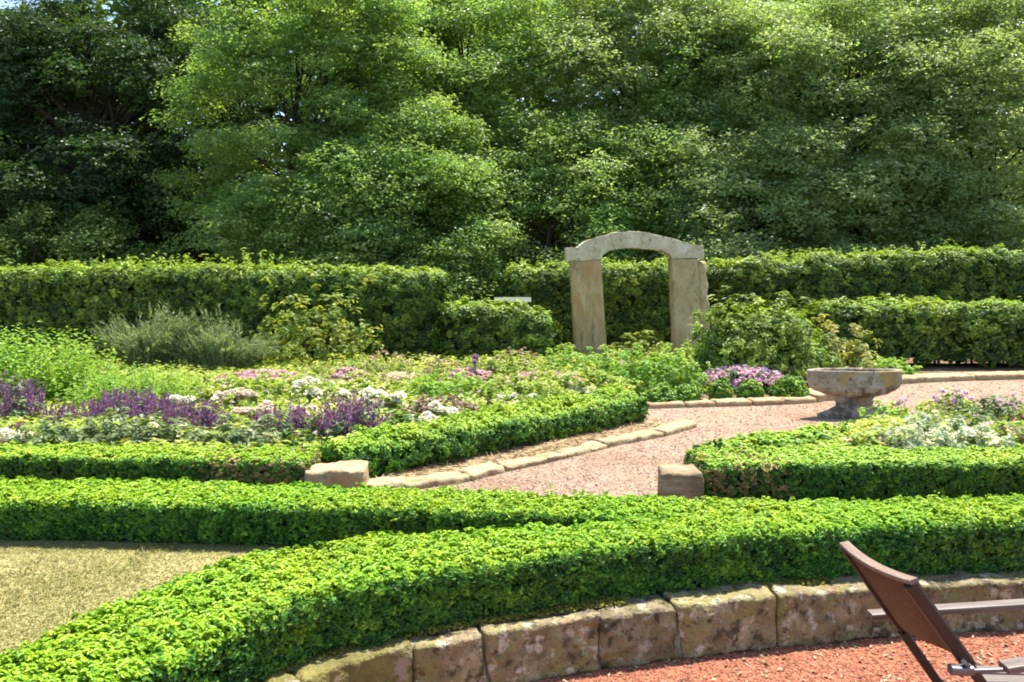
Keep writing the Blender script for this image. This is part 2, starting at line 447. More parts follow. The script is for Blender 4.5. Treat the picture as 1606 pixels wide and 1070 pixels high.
solid_mat('stem_green', [(0.06, 0.10, 0.025), (0.12, 0.16, 0.05)], 12, bump=0, rough=0.7)
solid_mat('soil', [(0.10, 0.065, 0.038), (0.20, 0.14, 0.085)], 9, bump=0.9, bump_scale=55, rough=0.95, spec=0.1)
solid_mat('forest_soil', [(0.03, 0.026, 0.014), (0.07, 0.06, 0.03)], 2, bump=0.9, bump_scale=20, rough=0.95, spec=0.1)
solid_mat('mulch', [(0.15, 0.105, 0.05), (0.33, 0.25, 0.145)], 14, bump=0.9, bump_scale=60, rough=0.95, spec=0.1)
solid_mat('lawn_base', [(0.20, 0.19, 0.065), (0.32, 0.265, 0.12)], 3, bump=0.7, bump_scale=90, rough=0.95, spec=0.05)
solid_mat('path_base', [(0.205, 0.134, 0.092), (0.300, 0.215, 0.155)], 5, bump=0.9, bump_scale=110, rough=0.95, spec=0.15, second=[((0.36, 0.28, 0.21), 38, 0.56, 0.70), ((0.19, 0.105, 0.07), 60, 0.60, 0.72), ((0.26, 0.185, 0.12), 1.6, 0.46, 0.62), ((0.22, 0.13, 0.085), 0.9, 0.52, 0.66)], dist=0.008)
solid_mat('path_grit', [(0.18, 0.115, 0.08), (0.27, 0.192, 0.14), (0.36, 0.28, 0.215)], bump=0, attr=True, rough=0.9)
solid_mat('terrace_base', [(0.235, 0.080, 0.042), (0.325, 0.130, 0.073)], 7, bump=0.9, bump_scale=120, rough=0.95, spec=0.15, second=[((0.16, 0.042, 0.022), 50, 0.58, 0.7)], dist=0.008)
solid_mat('terrace_grit', [(0.17, 0.052, 0.028), (0.285, 0.108, 0.060), (0.42, 0.21, 0.14)], bump=0, attr=True, rough=0.9)
solid_mat('wall_rock', [(0.085, 0.064, 0.032), (0.185, 0.142, 0.074), (0.30, 0.25, 0.15)], 8, detail=9, bump=1.0, bump_scale=34, dist=0.025, per_object=0.22,
          second=[((0.19, 0.115, 0.06), 5, 0.58, 0.68), ((0.175, 0.155, 0.055), 6, 0.47, 0.58), ((0.055, 0.042, 0.022), 15, 0.53, 0.62), ((0.21, 0.105, 0.058), 6, 0.63, 0.70), ((0.36, 0.325, 0.24), 13, 0.55, 0.64), ((0.075, 0.062, 0.032), 45, 0.57, 0.67)])
solid_mat('moss_rock', [(0.085, 0.075, 0.022), (0.20, 0.172, 0.045)], 11, detail=8, bump=1.0, bump_scale=60, dist=0.02,
          second=[((0.26, 0.23, 0.15), 8, 0.56, 0.64), ((0.07, 0.055, 0.025), 10, 0.58, 0.68)])
solid_mat('moss', [(0.09, 0.095, 0.018), (0.21, 0.195, 0.04)], 25, bump=1.0, bump_scale=160, dist=0.008, rough=1.0, spec=0.05)
solid_mat('mortar', [(0.15, 0.12, 0.075), (0.30, 0.26, 0.185)], 16, bump=0.8, bump_scale=90)
solid_mat('pale_rock', [(0.22, 0.145, 0.07), (0.33, 0.24, 0.13), (0.41, 0.33, 0.21)], 9, detail=8, bump=0.8, bump_scale=40, dist=0.012, per_object=0.12,
          second=[((0.21, 0.18, 0.085), 9, 0.56, 0.66), ((0.26, 0.12, 0.07), 6, 0.64, 0.72)])
solid_mat('brown_rock', [(0.10, 0.068, 0.036), (0.20, 0.145, 0.08), (0.33, 0.26, 0.17)], 8, detail=8, bump=0.9, bump_scale=26, dist=0.02, stretch=(0.6, 0.6, 2.5))
solid_mat('arch_stone', [(0.38, 0.315, 0.195), (0.52, 0.455, 0.31), (0.62, 0.57, 0.43)], 4, detail=8, bump=0.6, bump_scale=25, dist=0.012,
          second=[((0.36, 0.34, 0.17), 3.2, 0.56, 0.68), ((0.26, 0.23, 0.15), 9, 0.60, 0.72), ((0.27, 0.22, 0.13), 20, 0.56, 0.66), ((0.62, 0.60, 0.50), 12, 0.60, 0.68)])
solid_mat('pillar_stone', [(0.28, 0.205, 0.10), (0.42, 0.325, 0.17), (0.53, 0.44, 0.265)], 3.2, detail=8, bump=0.7, bump_scale=22, dist=0.012, stretch=(1.5, 1.5, 0.9),
          second=[((0.25, 0.20, 0.09), 1.6, 0.50, 0.64), ((0.19, 0.15, 0.085), 6, 0.58, 0.70), ((0.20, 0.16, 0.09), 24, 0.58, 0.66)])
solid_mat('rust_stone', [(0.32, 0.225, 0.095), (0.44, 0.305, 0.135), (0.53, 0.42, 0.235)], 3.2, detail=8, bump=0.7, bump_scale=22, dist=0.012, stretch=(2.0, 2.0, 0.6),
          second=[((0.42, 0.22, 0.075), 1.7, 0.50, 0.62), ((0.24, 0.20, 0.10), 2.2, 0.54, 0.64), ((0.20, 0.16, 0.09), 24, 0.58, 0.66)])
solid_mat('urn_stone', [(0.16, 0.125, 0.09), (0.28, 0.225, 0.165), (0.42, 0.36, 0.28)], 5, detail=8, bump=0.7, bump_scale=30, dist=0.012,
          second=[((0.10, 0.075, 0.055), 4.0, 0.52, 0.62), ((0.33, 0.21, 0.07), 3.1, 0.54, 0.64), ((0.085, 0.065, 0.045), 22, 0.57, 0.65)])
solid_mat('chair_wood', [(0.010, 0.0060, 0.0035), (0.030, 0.0170, 0.0095), (0.052, 0.031, 0.018)], 5, stretch=(1, 9, 9), bump=0.25, bump_scale=60, rough=0.5, spec=0.4)
solid_mat('chair_dark', [(0.008, 0.005, 0.0045), (0.022, 0.013, 0.011)], 8, bump=0.2, bump_scale=60, rough=0.45, spec=0.45)
solid_mat('chair_rail', [(0.085, 0.064, 0.052), (0.16, 0.125, 0.105)], 6, stretch=(0.6, 8, 8), bump=0.15, bump_scale=70, rough=0.5, spec=0.4)
solid_mat('chair_edge', [(0.13, 0.085, 0.06), (0.24, 0.17, 0.125)], 6, stretch=(4, 1, 4), bump=0.3, bump_scale=60, rough=0.55)
solid_mat('chair_metal', [(0.10, 0.10, 0.11), (0.2, 0.2, 0.21)], 12, bump=0.1, rough=0.4, metal=0.7)

# ------------------------------------------------------------------ ground sheets
def sheet(name, outline, z, mat, label=None, cell=0.0):
    me = bpy.data.meshes.new(name)
    v = [(float(x), float(y), z) for x, y in outline]
    me.from_pydata(v, [], [list(range(len(v)))])
    if me.polygons[0].normal.z < 0:
        me.flip_normals()
    me.materials.append(mat)
    o = bpy.data.objects.new(name, me); COL.objects.link(o)
    o['kind'] = 'structure'
    if label:
        o['label'] = label
    return o


WALL = Path2([(-1.42, 1.0), (-1.36, 1.6), (-1.14, 2.28), (-0.74, 2.76), (-0.385, 3.01), (0.54, 3.32), (1.53, 3.54), (2.1, 3.63), (3.2, 3.72), (4.6, 3.76)])
wl = WALL.at(np.linspace(0, WALL.len, 60))[:, :2]
wn = np.stack([-WALL.tan(np.linspace(0, WALL.len, 60))[:, 1], WALL.tan(np.linspace(0, WALL.len, 60))[:, 0]], 1)
edge = wl + wn * 0.07
sheet('ground', [(-300, -60), (300, -60), (300, 450), (-300, 450)], -0.03, M_['forest_soil'])
sheet('terrace', [(-1.45, -3)] + [tuple(p) for p in wl + wn * 0.05] + [(9, 3.8), (9, -3)], 0.0, M_['terrace_base'])
gs = [tuple(p) for p in edge] + [(40, 3.84), (40, 75), (-40, 75), (-40, 1.0)]
so_ = sheet('garden_soil', gs, GZ, M_['soil'])
PATH = [G(560, 782), G(640, 771), G(730, 756), G(850, 731), G(960, 702), G(1080, 675), G(1010, 656), G(1016, 641), G(1120, 638), G(1220, 634), G(1310, 629), G(1420, 604), G(1500, 599), G(1700, 594), G(1900, 594),
        np.array([13, 9, 0]), np.array([9, 8.4, 0]), np.array([6, 7.9, 0]), np.array([4.2, 7.55, 0]), np.array([3.2, 7.1, 0]), np.array([2.5, 6.5, 0]), np.array([1.6, 5.6, 0]), np.array([1.15, 5.05, 0]), np.array([1.1, 4.5, 0]), np.array([-1.0, 4.5, 0])]
sheet('gravel_path', [(p[0], p[1]) for p in PATH], GZ + 0.004, M_['path_base'])
sheet('lawn', [(-9, 1.6), (-1.5, 1.6), (-1.45, 2.3), (-1.1, 3.1), (-0.4, 3.45), (0.5, 3.75), (1.6, 3.95), (1.6, 4.1), (-2, 4.4), (-9, 4.6)], GZ + 0.004, M_['lawn_base'])
sheet('mulch_strip', [(p[0], p[1]) for p in (G(540, 784), G(640, 767), G(730, 752), G(850, 727), G(960, 699), G(1080, 671), G(1010, 656), G(960, 660), G(600, 738), G(500, 770))], GZ + 0.008, M_['mulch'])


def inside(poly, x, y):
    poly = np.asarray([(p[0], p[1]) for p in poly]); n = len(poly); r = np.zeros(len(x), bool)
    for i in range(n):
        x0, y0 = poly[i]; x1, y1 = poly[(i + 1) % n]
        c = ((y0 > y) != (y1 > y)) & (x < (x1 - x0) * (y - y0) / (y1 - y0 + 1e-12) + x0)
        r ^= c
    return r


def seen_ground(n, py0, py1, z=GZ, px0=-40, px1=1650):
    """points spread evenly over the picture's view of the plane z"""
    px = R.uniform(px0, px1, n); py = R.uniform(py0, py1, n)
    d = FOC * (EYE - z) / (py - HOR)
    return np.stack([(px - 803) / FOC * d, d, np.full(n, z)], 1)


def grit(name, pts, size, mat, label):
    n = len(pts); s = np.asarray(size)[:, None, None]
    o = np.array([[1, 0, 0], [0, 1, 0], [-1, 0, 0], [0, -1, 0], [0, 0, 1], [0, 0, -1]], float)
    v = o[None] * R.uniform(0.55, 1.2, (n, 6, 1)) * s * np.array([1.3, 1, 0.6]) + R.normal(0, 0.15, (n, 6, 3)) * s
    a = R.uniform(0, 6.28, n); c, si = np.cos(a)[:, None], np.sin(a)[:, None]
    v = np.stack([v[..., 0] * c - v[..., 1] * si, v[..., 0] * si + v[..., 1] * c, v[..., 2]], -1) + pts[:, None]
    t = np.array([[0, 1, 4], [1, 2, 4], [2, 3, 4], [3, 0, 4], [1, 0, 5], [2, 1, 5], [3, 2, 5], [0, 3, 5]])
    g = Geo(); g.add(v.reshape(-1, 3), None, (np.arange(n)[:, None, None] * 6 + t[None]).reshape(-1, 3), np.repeat(np.clip(R.normal(0.45, 0.25, n), 0, 1), 8))
    o_ = g.build(name, mat); props(o_, label, 'gravel', None, 'stuff')
    return o_


p = seen_ground(42000, 596, 800, GZ + 0.006); p = p[inside(PATH, p[:, 0], p[:, 1])]
grit('path_gravel', p, R.uniform(0.004, 0.011, len(p)) * (0.6 + p[:, 1] * 0.09), M_['path_grit'], 'pinkish pale gravel lying loose on the garden path')
p = seen_ground(44000, 965, 1300, 0.002, 500, 1800)
tl = WALL.at(np.interp(p[:, 0], WALL.p[:, 0], WALL.s)); p = p[p[:, 1] < tl[:, 1] + 0.01]
grit('terrace_gravel', p, R.uniform(0.0035, 0.009, len(p)), M_['terrace_grit'], 'orange red gravel lying loose on the terrace')
# lawn blades
p = np.concatenate([seen_ground(84000, 840, 1110, GZ, -420, 480), seen_ground(12000, 835, 870, GZ, -60, 900)])
lw = [(-6, 1.6), (-1.5, 1.6), (-1.45, 2.3), (-1.1, 3.1), (-0.4, 3.45), (0.5, 3.75), (1.6, 3.95), (1.6, 4.0), (-2, 4.25), (-6.4, 4.4)]
p = p[inside(lw, p[:, 0], p[:, 1])]
wb_ = Wob(3, 2.2)(p) - 0.35
g = Geo(); d = R.normal(0, 0.65, (len(p), 3)); d[:, 2] = 1
add_blades(g, p, d, 0.017, 0.0034, 0.6, tint_mean=np.clip(0.52 + 0.20 * wb_, 0.1, 0.95), tint_sd=0.2, xs=1.3)
cl = p[(Wob(3, 5.0)(p) > 0.9) & (R.random(len(p)) < 0.18)]                 # longer clumps left by the mower
d = R.normal(0, 0.45, (len(cl), 3)); d[:, 2] = 1
add_blades(g, cl, d, 0.036, 0.004, 0.5, tint_mean=0.42, tint_sd=0.2, xs=1.2)
o = g.build('dry_grass', M_['grass_blade']); props(o, 'short yellowed dry grass covering the lawn', 'grass', None, 'stuff')
# straw on the mulch strip
ms = [G(540, 784), G(640, 767), G(730, 752), G(850, 727), G(960, 699), G(1080, 671), G(1010, 656), G(960, 655), G(600, 732), G(500, 770)]
p = seen_ground(9000, 650, 790, GZ + 0.014, 480, 1100); p = p[inside(ms, p[:, 0], p[:, 1])]
g = Geo(); d = R.normal(0, 1, (len(p), 3)); d[:, 2] = np.abs(d[:, 2]) * 0.2
add_blades(g, p, d, 0.07, 0.008, 0.1, 0.5, 0.3)
o = g.build('straw_litter', M_['straw_bit']); props(o, 'dry straw and leaf litter beside the path edging', 'litter', None, 'stuff')
# dry leaves and bits on path and terrace
p = np.concatenate([seen_ground(2000, 606, 780, GZ + 0.012, 500, 1650), ]); p = p[inside(PATH, p[:, 0], p[:, 1])]
p2 = seen_ground(350, 985, 1100, 0.008, 860, 1650); tl = WALL.at(np.interp(p2[:, 0], WALL.p[:, 0], WALL.s)); p2 = p2[p2[:, 1] < tl[:, 1]]
p = np.concatenate([p, p2])
g = Geo(); add_leaves(g, p, np.array([0, 0, 1.0]) + R.normal(0, 0.3, (len(p), 3)), 0.026, 0.012, 1.2)
o = g.build('leaf_litter', M_['straw_bit']); props(o, 'scattered dry leaf bits on the gravel', 'litter', None, 'stuff')

hx = np.linspace(-90, 90, 31); hy = np.linspace(31, 74, 9)
hv = [(float(x), float(y), float(-0.5 + 9.5 * (1 - math.cos(min((y - 31) / 30, 1) * math.pi)) / 2 + 0.5 * math.sin(x * .21 + y * .13))) for y in hy for x in hx]
me = bpy.data.meshes.new('hill'); me.from_pydata(hv, [], [(j * 31 + i, j * 31 + i + 1, (j + 1) * 31 + i + 1, (j + 1) * 31 + i) for j in range(8) for i in range(30)])
me.materials.append(M_['forest_soil']); o = bpy.data.objects.new('hill', me); COL.objects.link(o); o['kind'] = 'structure'

# ------------------------------------------------------------------ retaining wall
wall = thing('retaining_wall', (0.5, 3.35, 0), 'low curved retaining wall of big mossy sandstone blocks along the red gravel terrace', 'wall')


def s_of_px(px):
    S = np.linspace(0, WALL.len, 800); A = WALL.at(S); k = A[:, 0] / A[:, 1] * FOC + 803
    return float(np.interp(px, k, S))


joints = [0.0, 0.45, 0.95, 1.35, s_of_px(470), s_of_px(648), s_of_px(762), s_of_px(942), s_of_px(1064), s_of_px(1218), s_of_px(1440), s_of_px(1660), s_of_px(1790), WALL.len]
joints = sorted(j for j in joints if j <= WALL.len)
tilts = [random.uniform(-0.16, 0.16) for _ in joints]
for i in range(len(joints) - 1):
    s0, s1 = joints[i] + 0.004, joints[i + 1] - 0.004
    if s1 - s0 < 0.05:
        continue
    hh = 0.122 + random.uniform(-0.007, 0.004)
    V, Q = rock(((s1 - s0) / 2, 0.095, hh), 0.010, 0.014, i + 2, 0.014, 6)
    for k, p in enumerate(V):                                              # split, chipped face
        r_ = mnoise.ridged_multi_fractal(Vector((p[0] * 7, p[2] * 9, i * 3.3)), 1.0, 2.1, 4, 1.0, 2.0)
        V[k, 1] -= (r_ - 1.2) * 0.006 if p[1] < 0 else 0
    sm = (s0 + s1) / 2
    u_ = V[:, 0] / ((s1 - s0) / 2)
    V[:, 0] += V[:, 2] * (tilts[i] * (1 - u_) / 2 + tilts[i + 1] * (1 + u_) / 2)
    A = WALL.at(np.clip(V[:, 0] + sm, 0, WALL.len)); T = WALL.tan(np.clip(V[:, 0] + sm, 0, WALL.len))
    off = V[:, 1] + 0.09 + random.uniform(-0.012, 0.012)
    W3 = np.stack([A[:, 0] - T[:, 1] * off, A[:, 1] + T[:, 0] * off, V[:, 2] + hh], 1)
    g = Geo(); g.add(W3, Q)
    mossy = joints[i + 1] <= s_of_px(650)
    o = g.build('wall_stone', M_['moss_rock' if mossy else 'wall_rock'], wall, True)
    if mossy:
        o['label'] = 'stone covered in yellow green moss'
gm = Geo()                                                                 # mortar bed behind and between the stones
S = np.linspace(0, WALL.len, 120); A = WALL.at(S); T = WALL.tan(S); nn = np.stack([-T[:, 1], T[:, 0]], 1)
V = []
for off, z in ((0.014, -0.02), (0.022, 0.222), (0.15, 0.215), (0.15, -0.02)):
    V.append(np.stack([A[:, 0] + nn[:, 0] * off, A[:, 1] + nn[:, 1] * off, z + R.normal(0, 0.006, len(S))], 1) + R.normal(0, 0.004, (len(S), 3)))
n_ = len(S); V = np.concatenate(V)
gm.add(V, [[k * n_ + i, k * n_ + i + 1, (k + 1) * n_ + i + 1, (k + 1) * n_ + i] for k in range(3) for i in range(n_ - 1)])
gm.build('mortar', M_['mortar'], wall, True)
g = Geo()                                                                  # cushions of moss along the top of the stones
ss = R.uniform(s_of_px(300), s_of_px(1320), 5200)
keep = Wob(1, 5)(ss[:, None]) + np.where(ss < s_of_px(700), 1.6, 0) > 0.0
ss = ss[keep]; A = WALL.at(ss); T = WALL.tan(ss); of = 0.07 + np.abs(R.normal(0, 0.05, len(ss)))
pos = np.stack([A[:, 0] - T[:, 1] * of, A[:, 1] + T[:, 0] * of, np.full(len(ss), 0.246)], 1) + R.normal(0, 0.004, (len(ss), 3))
add_leaves(g, pos, np.array([0, -0.2, 1.0]) + R.normal(0, 0.6, (len(pos), 3)), 0.018, 0.012, 1.2)
g.build('moss', M_['moss'], wall)

# ------------------------------------------------------------------ clipped box hedges
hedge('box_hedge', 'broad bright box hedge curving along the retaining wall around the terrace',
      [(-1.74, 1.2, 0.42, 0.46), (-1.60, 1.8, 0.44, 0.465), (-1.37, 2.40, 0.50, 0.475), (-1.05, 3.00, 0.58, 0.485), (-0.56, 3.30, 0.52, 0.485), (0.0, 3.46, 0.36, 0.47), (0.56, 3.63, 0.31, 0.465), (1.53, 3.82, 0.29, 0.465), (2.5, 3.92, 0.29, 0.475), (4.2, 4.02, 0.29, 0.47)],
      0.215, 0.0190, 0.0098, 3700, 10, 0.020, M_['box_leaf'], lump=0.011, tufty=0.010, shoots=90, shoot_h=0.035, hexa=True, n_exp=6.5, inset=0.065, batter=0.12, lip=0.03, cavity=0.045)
hedge('box_hedge', 'long straight box hedge crossing between the dry lawn and the flower beds',
      [(-4.2, 4.52, 0.40, 0.435), (-2.6, 4.46, 0.42, 0.43), (-1.0, 4.36, 0.40, 0.425), (0.15, 4.24, 0.34, 0.42), (1.2, 4.16, 0.31, 0.42), (2.6, 4.14, 0.31, 0.43), (4.6, 4.2, 0.31, 0.43)],
      GZ, 0.0200, 0.0105, 3200, 9, 0.020, M_['box_leaf'], lump=0.008, tufty=0.008, shoots=90, shoot_h=0.045, hexa=True, n_exp=9, inset=0.045)
hedge('box_hedge', 'low clipped box hedge, browned at the square stone block, fronting the big flower bed',
      [(-5.3, 5.42, 0.34, 0.455), (-3.4, 5.36, 0.34, 0.455), (-2.3, 5.32, 0.34, 0.45), (-1.38, 5.32, 0.36, 0.44)],
      GZ, 0.0240, 0.0125, 2200, 9, 0.022, M_['box_far_leaf'], lump=0.008, tufty=0.007, n_exp=11, brown=(3.75, 0.62, 0.95), inset=0.05)
hedge('box_hedge', 'lumpy diagonal box hedge between the flower bed and the straw strip along the path',
      [(-1.34, 5.56, 0.34, 0.43), (-0.85, 5.98, 0.38, 0.45), (-0.2, 6.58, 0.40, 0.45), (0.5, 7.25, 0.40, 0.45), (1.02, 7.72, 0.40, 0.45), (1.2, 7.88, 0.38, 0.44)],
      GZ, 0.0275, 0.0145, 1500, 10, 0.030, M_['box_far_leaf'], lump=0.035, tufty=0.022, shoots=24, shoot_h=0.05, n_exp=3.2, inset=0.06)
hedge('box_hedge', 'dark sided box hedge with a dead brown end fronting the pale flower bed',
      [(1.25, 5.20, 0.42, 0.445), (1.6, 5.22, 0.42, 0.45), (2.6, 5.25, 0.40, 0.445), (3.6, 5.3, 0.40, 0.44), (5.2, 5.4, 0.40, 0.44)],
      GZ, 0.0240, 0.0125, 2200, 9, 0.022, M_['box_far_leaf'], lump=0.008, tufty=0.007, n_exp=11, brown=(0.05, 0.50, 0.8), inset=0.05)
hedge('box_hedge', 'low loose box edging between the gravel path and the pale flower bed',
      [(1.42, 5.46, 0.30, 0.46), (1.95, 5.95, 0.30, 0.40), (2.6, 6.5, 0.30, 0.35), (3.0, 6.85, 0.26, 0.32)],
      GZ, 0.036, 0.020, 420, 15, 0.036, M_['box_far_leaf'], lump=0.02, tufty=0.016, n_exp=3.2, inset=0.05)

# tall hedges at the back
hb = dict(cavity=0.05, leaf=0.070, leaf_w=0.038, per=14, rt=0.085, mat=M_['hornbeam_leaf'], top_sun_tint=0.40, tufty=0.035, n_exp=6, inset=0.13)
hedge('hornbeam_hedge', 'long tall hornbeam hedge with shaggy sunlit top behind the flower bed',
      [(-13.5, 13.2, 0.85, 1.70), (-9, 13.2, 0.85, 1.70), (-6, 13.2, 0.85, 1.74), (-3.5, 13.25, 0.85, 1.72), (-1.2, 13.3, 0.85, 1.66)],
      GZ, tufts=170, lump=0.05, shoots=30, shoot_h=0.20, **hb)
hedge('hornbeam_hedge', 'shorter stepped piece of hornbeam hedge at the end of the long tall hedge',
      [(-1.15, 12.9, 0.7, 1.14), (-0.4, 12.95, 0.7, 1.10), (0.2, 13.0, 0.6, 1.02), (0.6, 13.05, 0.45, 0.86)], GZ, tufts=170, lump=0.10, shoots=14, shoot_h=0.10, **hb)
hedge('hornbeam_hedge', 'tall hornbeam hedge seen through and behind the stone arch',
      [(-0.05, 15.3, 0.8, 1.74), (1.5, 15.4, 0.85, 1.79), (3.9, 15.5, 0.85, 1.80)], GZ, tufts=170, lump=0.05, shoots=24, shoot_h=0.16, **hb)
hedge('hornbeam_hedge', 'taller dark hornbeam hedge running behind the low hedge beyond the urn',
      [(4.0, 15.2, 0.9, 1.84), (5.6, 15.2, 0.95, 1.92), (8, 15.2, 1.0, 2.06), (13, 15.2, 1.0, 2.12)], GZ, tufts=160, lump=0.07, shoots=22, shoot_h=0.18, **hb)
hedge('hornbeam_hedge', 'low hornbeam hedge with bare stems at its foot beyond the stone urn',
      [(5.0, 12.5, 0.7, 1.14), (6.6, 12.5, 0.75, 1.16), (8.5, 12.5, 0.75, 1.15), (12, 12.5, 0.75, 1.15)], GZ, tufts=120, lump=0.06, shoots=22, shoot_h=0.13, bottom_gap=0.07, **hb)

# ------------------------------------------------------------------ stones of the paths
def stone(name, label, cat, corners, z0, h, mat, group=None, seed=1, amp=0.012, r=0.02):
    """block whose plan is the quadrilateral corners = near-left, near-right, far-right, far-left"""
    c = np.array([np.asarray(k)[:2] for k in corners])
    ctr = c.mean(0)
    lx = (np.linalg.norm(c[1] - c[0]) + np.linalg.norm(c[2] - c[3])) / 4; ly = (np.linalg.norm(c[3] - c[0]) + np.linalg.norm(c[2] - c[1])) / 4
    V, Q = rock((lx, ly, h / 2), r, amp, seed, 0.022, 8)
    u = (V[:, 0] / lx + 1) / 2; v = (V[:, 1] / ly + 1) / 2
    xy = (c[0] * ((1 - u) * (1 - v))[:, None] + c[1] * (u * (1 - v))[:, None] + c[2] * (u * v)[:, None] + c[3] * ((1 - u) * v)[:, None])
    g = Geo(); g.add(np.concatenate([xy - ctr, (V[:, 2] + h / 2 - 0.02)[:, None]], 1), Q)
    o = g.build(name, mat, None, True); o.location = (float(ctr[0]), float(ctr[1]), z0)
    return props(o, label, cat, group)


a = 0.2
stone('stone_block', 'square pale stone block at the browned end of the low bed hedge', 'stone block',
      [(-1.375, 5.08), (-0.985, 5.12), (-1.02, 5.42), (-1.40, 5.36)], GZ, 0.205, M_['pale_rock'], None, 11, 0.020, 0.014)
stone('stone_block', 'brown sided stone block with white top beside the dead hedge end', 'stone block',
      [(0.96, 4.93), (1.245, 4.95), (1.235, 5.20), (0.99, 5.20)], GZ, 0.235, M_['brown_rock'], None, 31, 0.012, 0.014)
EG = 'pale stones edging the path'
edging = [  # left px, right px of the path-side edge and their rows
    (572, 775, 640, 768, 'small buried edging stone just past the square block'),
    (640, 771, 738, 757, 'widest flat pale edging stone with a reddish end'),
    (740, 756, 793, 741, 'short edging stone next after the reddish ended one'),
    (795, 740, 888, 720, 'long pale edging stone halfway along the diagonal hedge'),
    (890, 719, 952, 704, 'edging stone before the last two at the path corner'),
    (954, 703, 1042, 686, 'last but one edging stone towards the path corner'),
    (1044, 686, 1094, 671, 'edging stone at the corner where the path turns')]
for i, (x0, y0, x1, y1, lab) in enumerate(edging):
    A, B = G(x0, y0), G(x1, y1)
    d = unit(B - A); nrm = np.array([-d[1], d[0], 0]) * random.uniform(0.13, 0.22)
    stone('edging_stone', lab, 'edging stone', [A, B, B + nrm, A + nrm + d * random.uniform(-.02, .03)], GZ, 0.068 + random.uniform(-0.014, 0.014), M_['pale_rock'], EG, 40 + i, 0.016, 0.012)
far = [(1018, 642, 1075, 640.5), (1078, 640.5, 1122, 639), (1125, 639, 1180, 637.5), (1183, 637.5, 1232, 635.5), (1235, 635.5, 1282, 632.5), (1284, 632, 1316, 627)]
far_lab = ['thin edging stone at the foot of the double box mound', 'thin edging stone before the smallest box ball', 'thin edging stone before the gap between box balls', 'thin edging stone before the middle box ball',
           'thin edging stone before the widest box ball', 'rounded pale edging stone just behind the urn stem']
for i, ((x0, y0, x1, y1), lab) in enumerate(zip(far, far_lab)):
    A, B = G(x0, y0), G(x1, y1); d = unit(B - A); nrm = np.array([-d[1], d[0], 0]) * (0.22 if i < 5 else 0.35)
    stone('edging_stone', lab, 'edging stone', [A, B, B + nrm, A + nrm], GZ, 0.085 if i < 5 else 0.12, M_['pale_rock'], EG, 60 + i, 0.010, 0.02)
for i, (x0, x1, lab) in enumerate([(1412, 1450, 'pale edging stone right behind the urn rim at the far path edge'), (1452, 1530, 'shaded edging stone at the far path edge under the low hedge'), (1533, 1640, 'last edging stone along the far path edge under the low hedge')]):
    A, B = G(x0, 603 - i * 3), G(x1, 600 - i * 3); d = unit(B - A); nrm = np.array([-d[1], d[0], 0]) * 0.3
    stone('edging_stone', lab, 'edging stone', [A, B, B + nrm, A + nrm], GZ, 0.10, M_['pale_rock'], EG, 80 + i, 0.01, 0.02)

# ------------------------------------------------------------------ stone arch
AY = 13.6
K = AY / FOC
def AX(px): return (px - 803) * K
def AZ_(py): return EYE + (HOR - py) * K
arch = thing('stone_arch', (AX(1000), AY, GZ), 'old freestanding stone arch on two weathered pillars before the tall hedge', 'arch')


def pillar(xl0, xr0, xl1, xr1, ztop, mat, seed):
    h = ztop - GZ + 0.1
    V, Q = rock((0.5, 0.17, h / 2), 0.03, 0.010, seed, 0.05, 4)
    f = (V[:, 2] + h / 2) / h; u = V[:, 0] + 0.5
    x = (xl0 + (xr0 - xl0) * u) * (1 - f) + (xl1 + (xr1 - xl1) * u) * f
    g = Geo(); g.add(np.stack([x, V[:, 1] + AY, V[:, 2] + h / 2 + GZ - 0.1], 1), Q)
    o = g.build('pillar', mat, arch, True)
    return o


pillar(AX(902), AX(952), AX(893), AX(941.5), AZ_(408), M_['rust_stone'], 3)['label'] = 'pillar with rusty orange staining'
pillar(AX(1057), AX(1098), AX(1050), AX(1091), AZ_(405), M_['pillar_stone'], 5)
# rubble facing left on the outer side of the second pillar
V, Q = rock((0.125, 0.13, 0.86), 0.04, 0.030, 9, 0.04, 8)
g = Geo(); g.add(V + np.array([AX(1099.5), AY + 0.02, GZ + 0.86]) + np.stack([(-V[:, 2]) * 0.06, 0 * V[:, 2], 0 * V[:, 2]], 1), Q); g.build('rubble_facing', M_['pillar_stone'], arch, True)


def arch_piece(name, pts, depth, seed, label=None):
    """cut stone: outline in photo pixels, swept through its depth, edges worn"""
    P = np.array([(AX(x), AZ_(y)) for x, y in pts]); n = len(P)
    dn = []
    for i in range(n):
        for t in np.linspace(0, 1, 5, endpoint=False):
            dn.append(P[i] * (1 - t) + P[(i + 1) % n] * t)
    D = np.array(dn); c = D.mean(0); m = len(D)
    rings = [(-depth / 2, 0.982), (-depth / 2 + 0.004, 0.993), (-depth / 2 + 0.012, 1.0), (-0.06, 1.0), (0.06, 1.0), (depth / 2 - 0.02, 1.0), (depth / 2, 0.95)]
    V = np.concatenate([np.stack([c[0] + (D[:, 0] - c[0]) * (1 - (1 - s) * 0.5), np.full(m, AY + y), c[1] + (D[:, 1] - c[1]) * s], 1) for y, s in rings])
    for i, p in enumerate(V):
        V[i] += np.array(mnoise.noise_vector(Vector(p) * 6 + Vector((seed, 0, 0)))) * 0.012 + np.array(mnoise.noise_vector(Vector(p) * 21)) * 0.006
    Q = [[k * m + i, k * m + (i + 1) % m, (k + 1) * m + (i + 1) % m, (k + 1) * m + i] for k in range(len(rings) - 1) for i in range(m)]
    me = bpy.data.meshes.new(name); loc = np.array(arch.location)
    me.from_pydata([tuple(v) for v in V - loc], [], Q + [list(range(m))[::-1], [(len(rings) - 1) * m + i for i in range(m)]])
    me.materials.append(M_['arch_stone'])
    o = bpy.data.objects.new(name, me); COL.objects.link(o); o.parent = arch
    if label:
        o['label'] = label
    return o


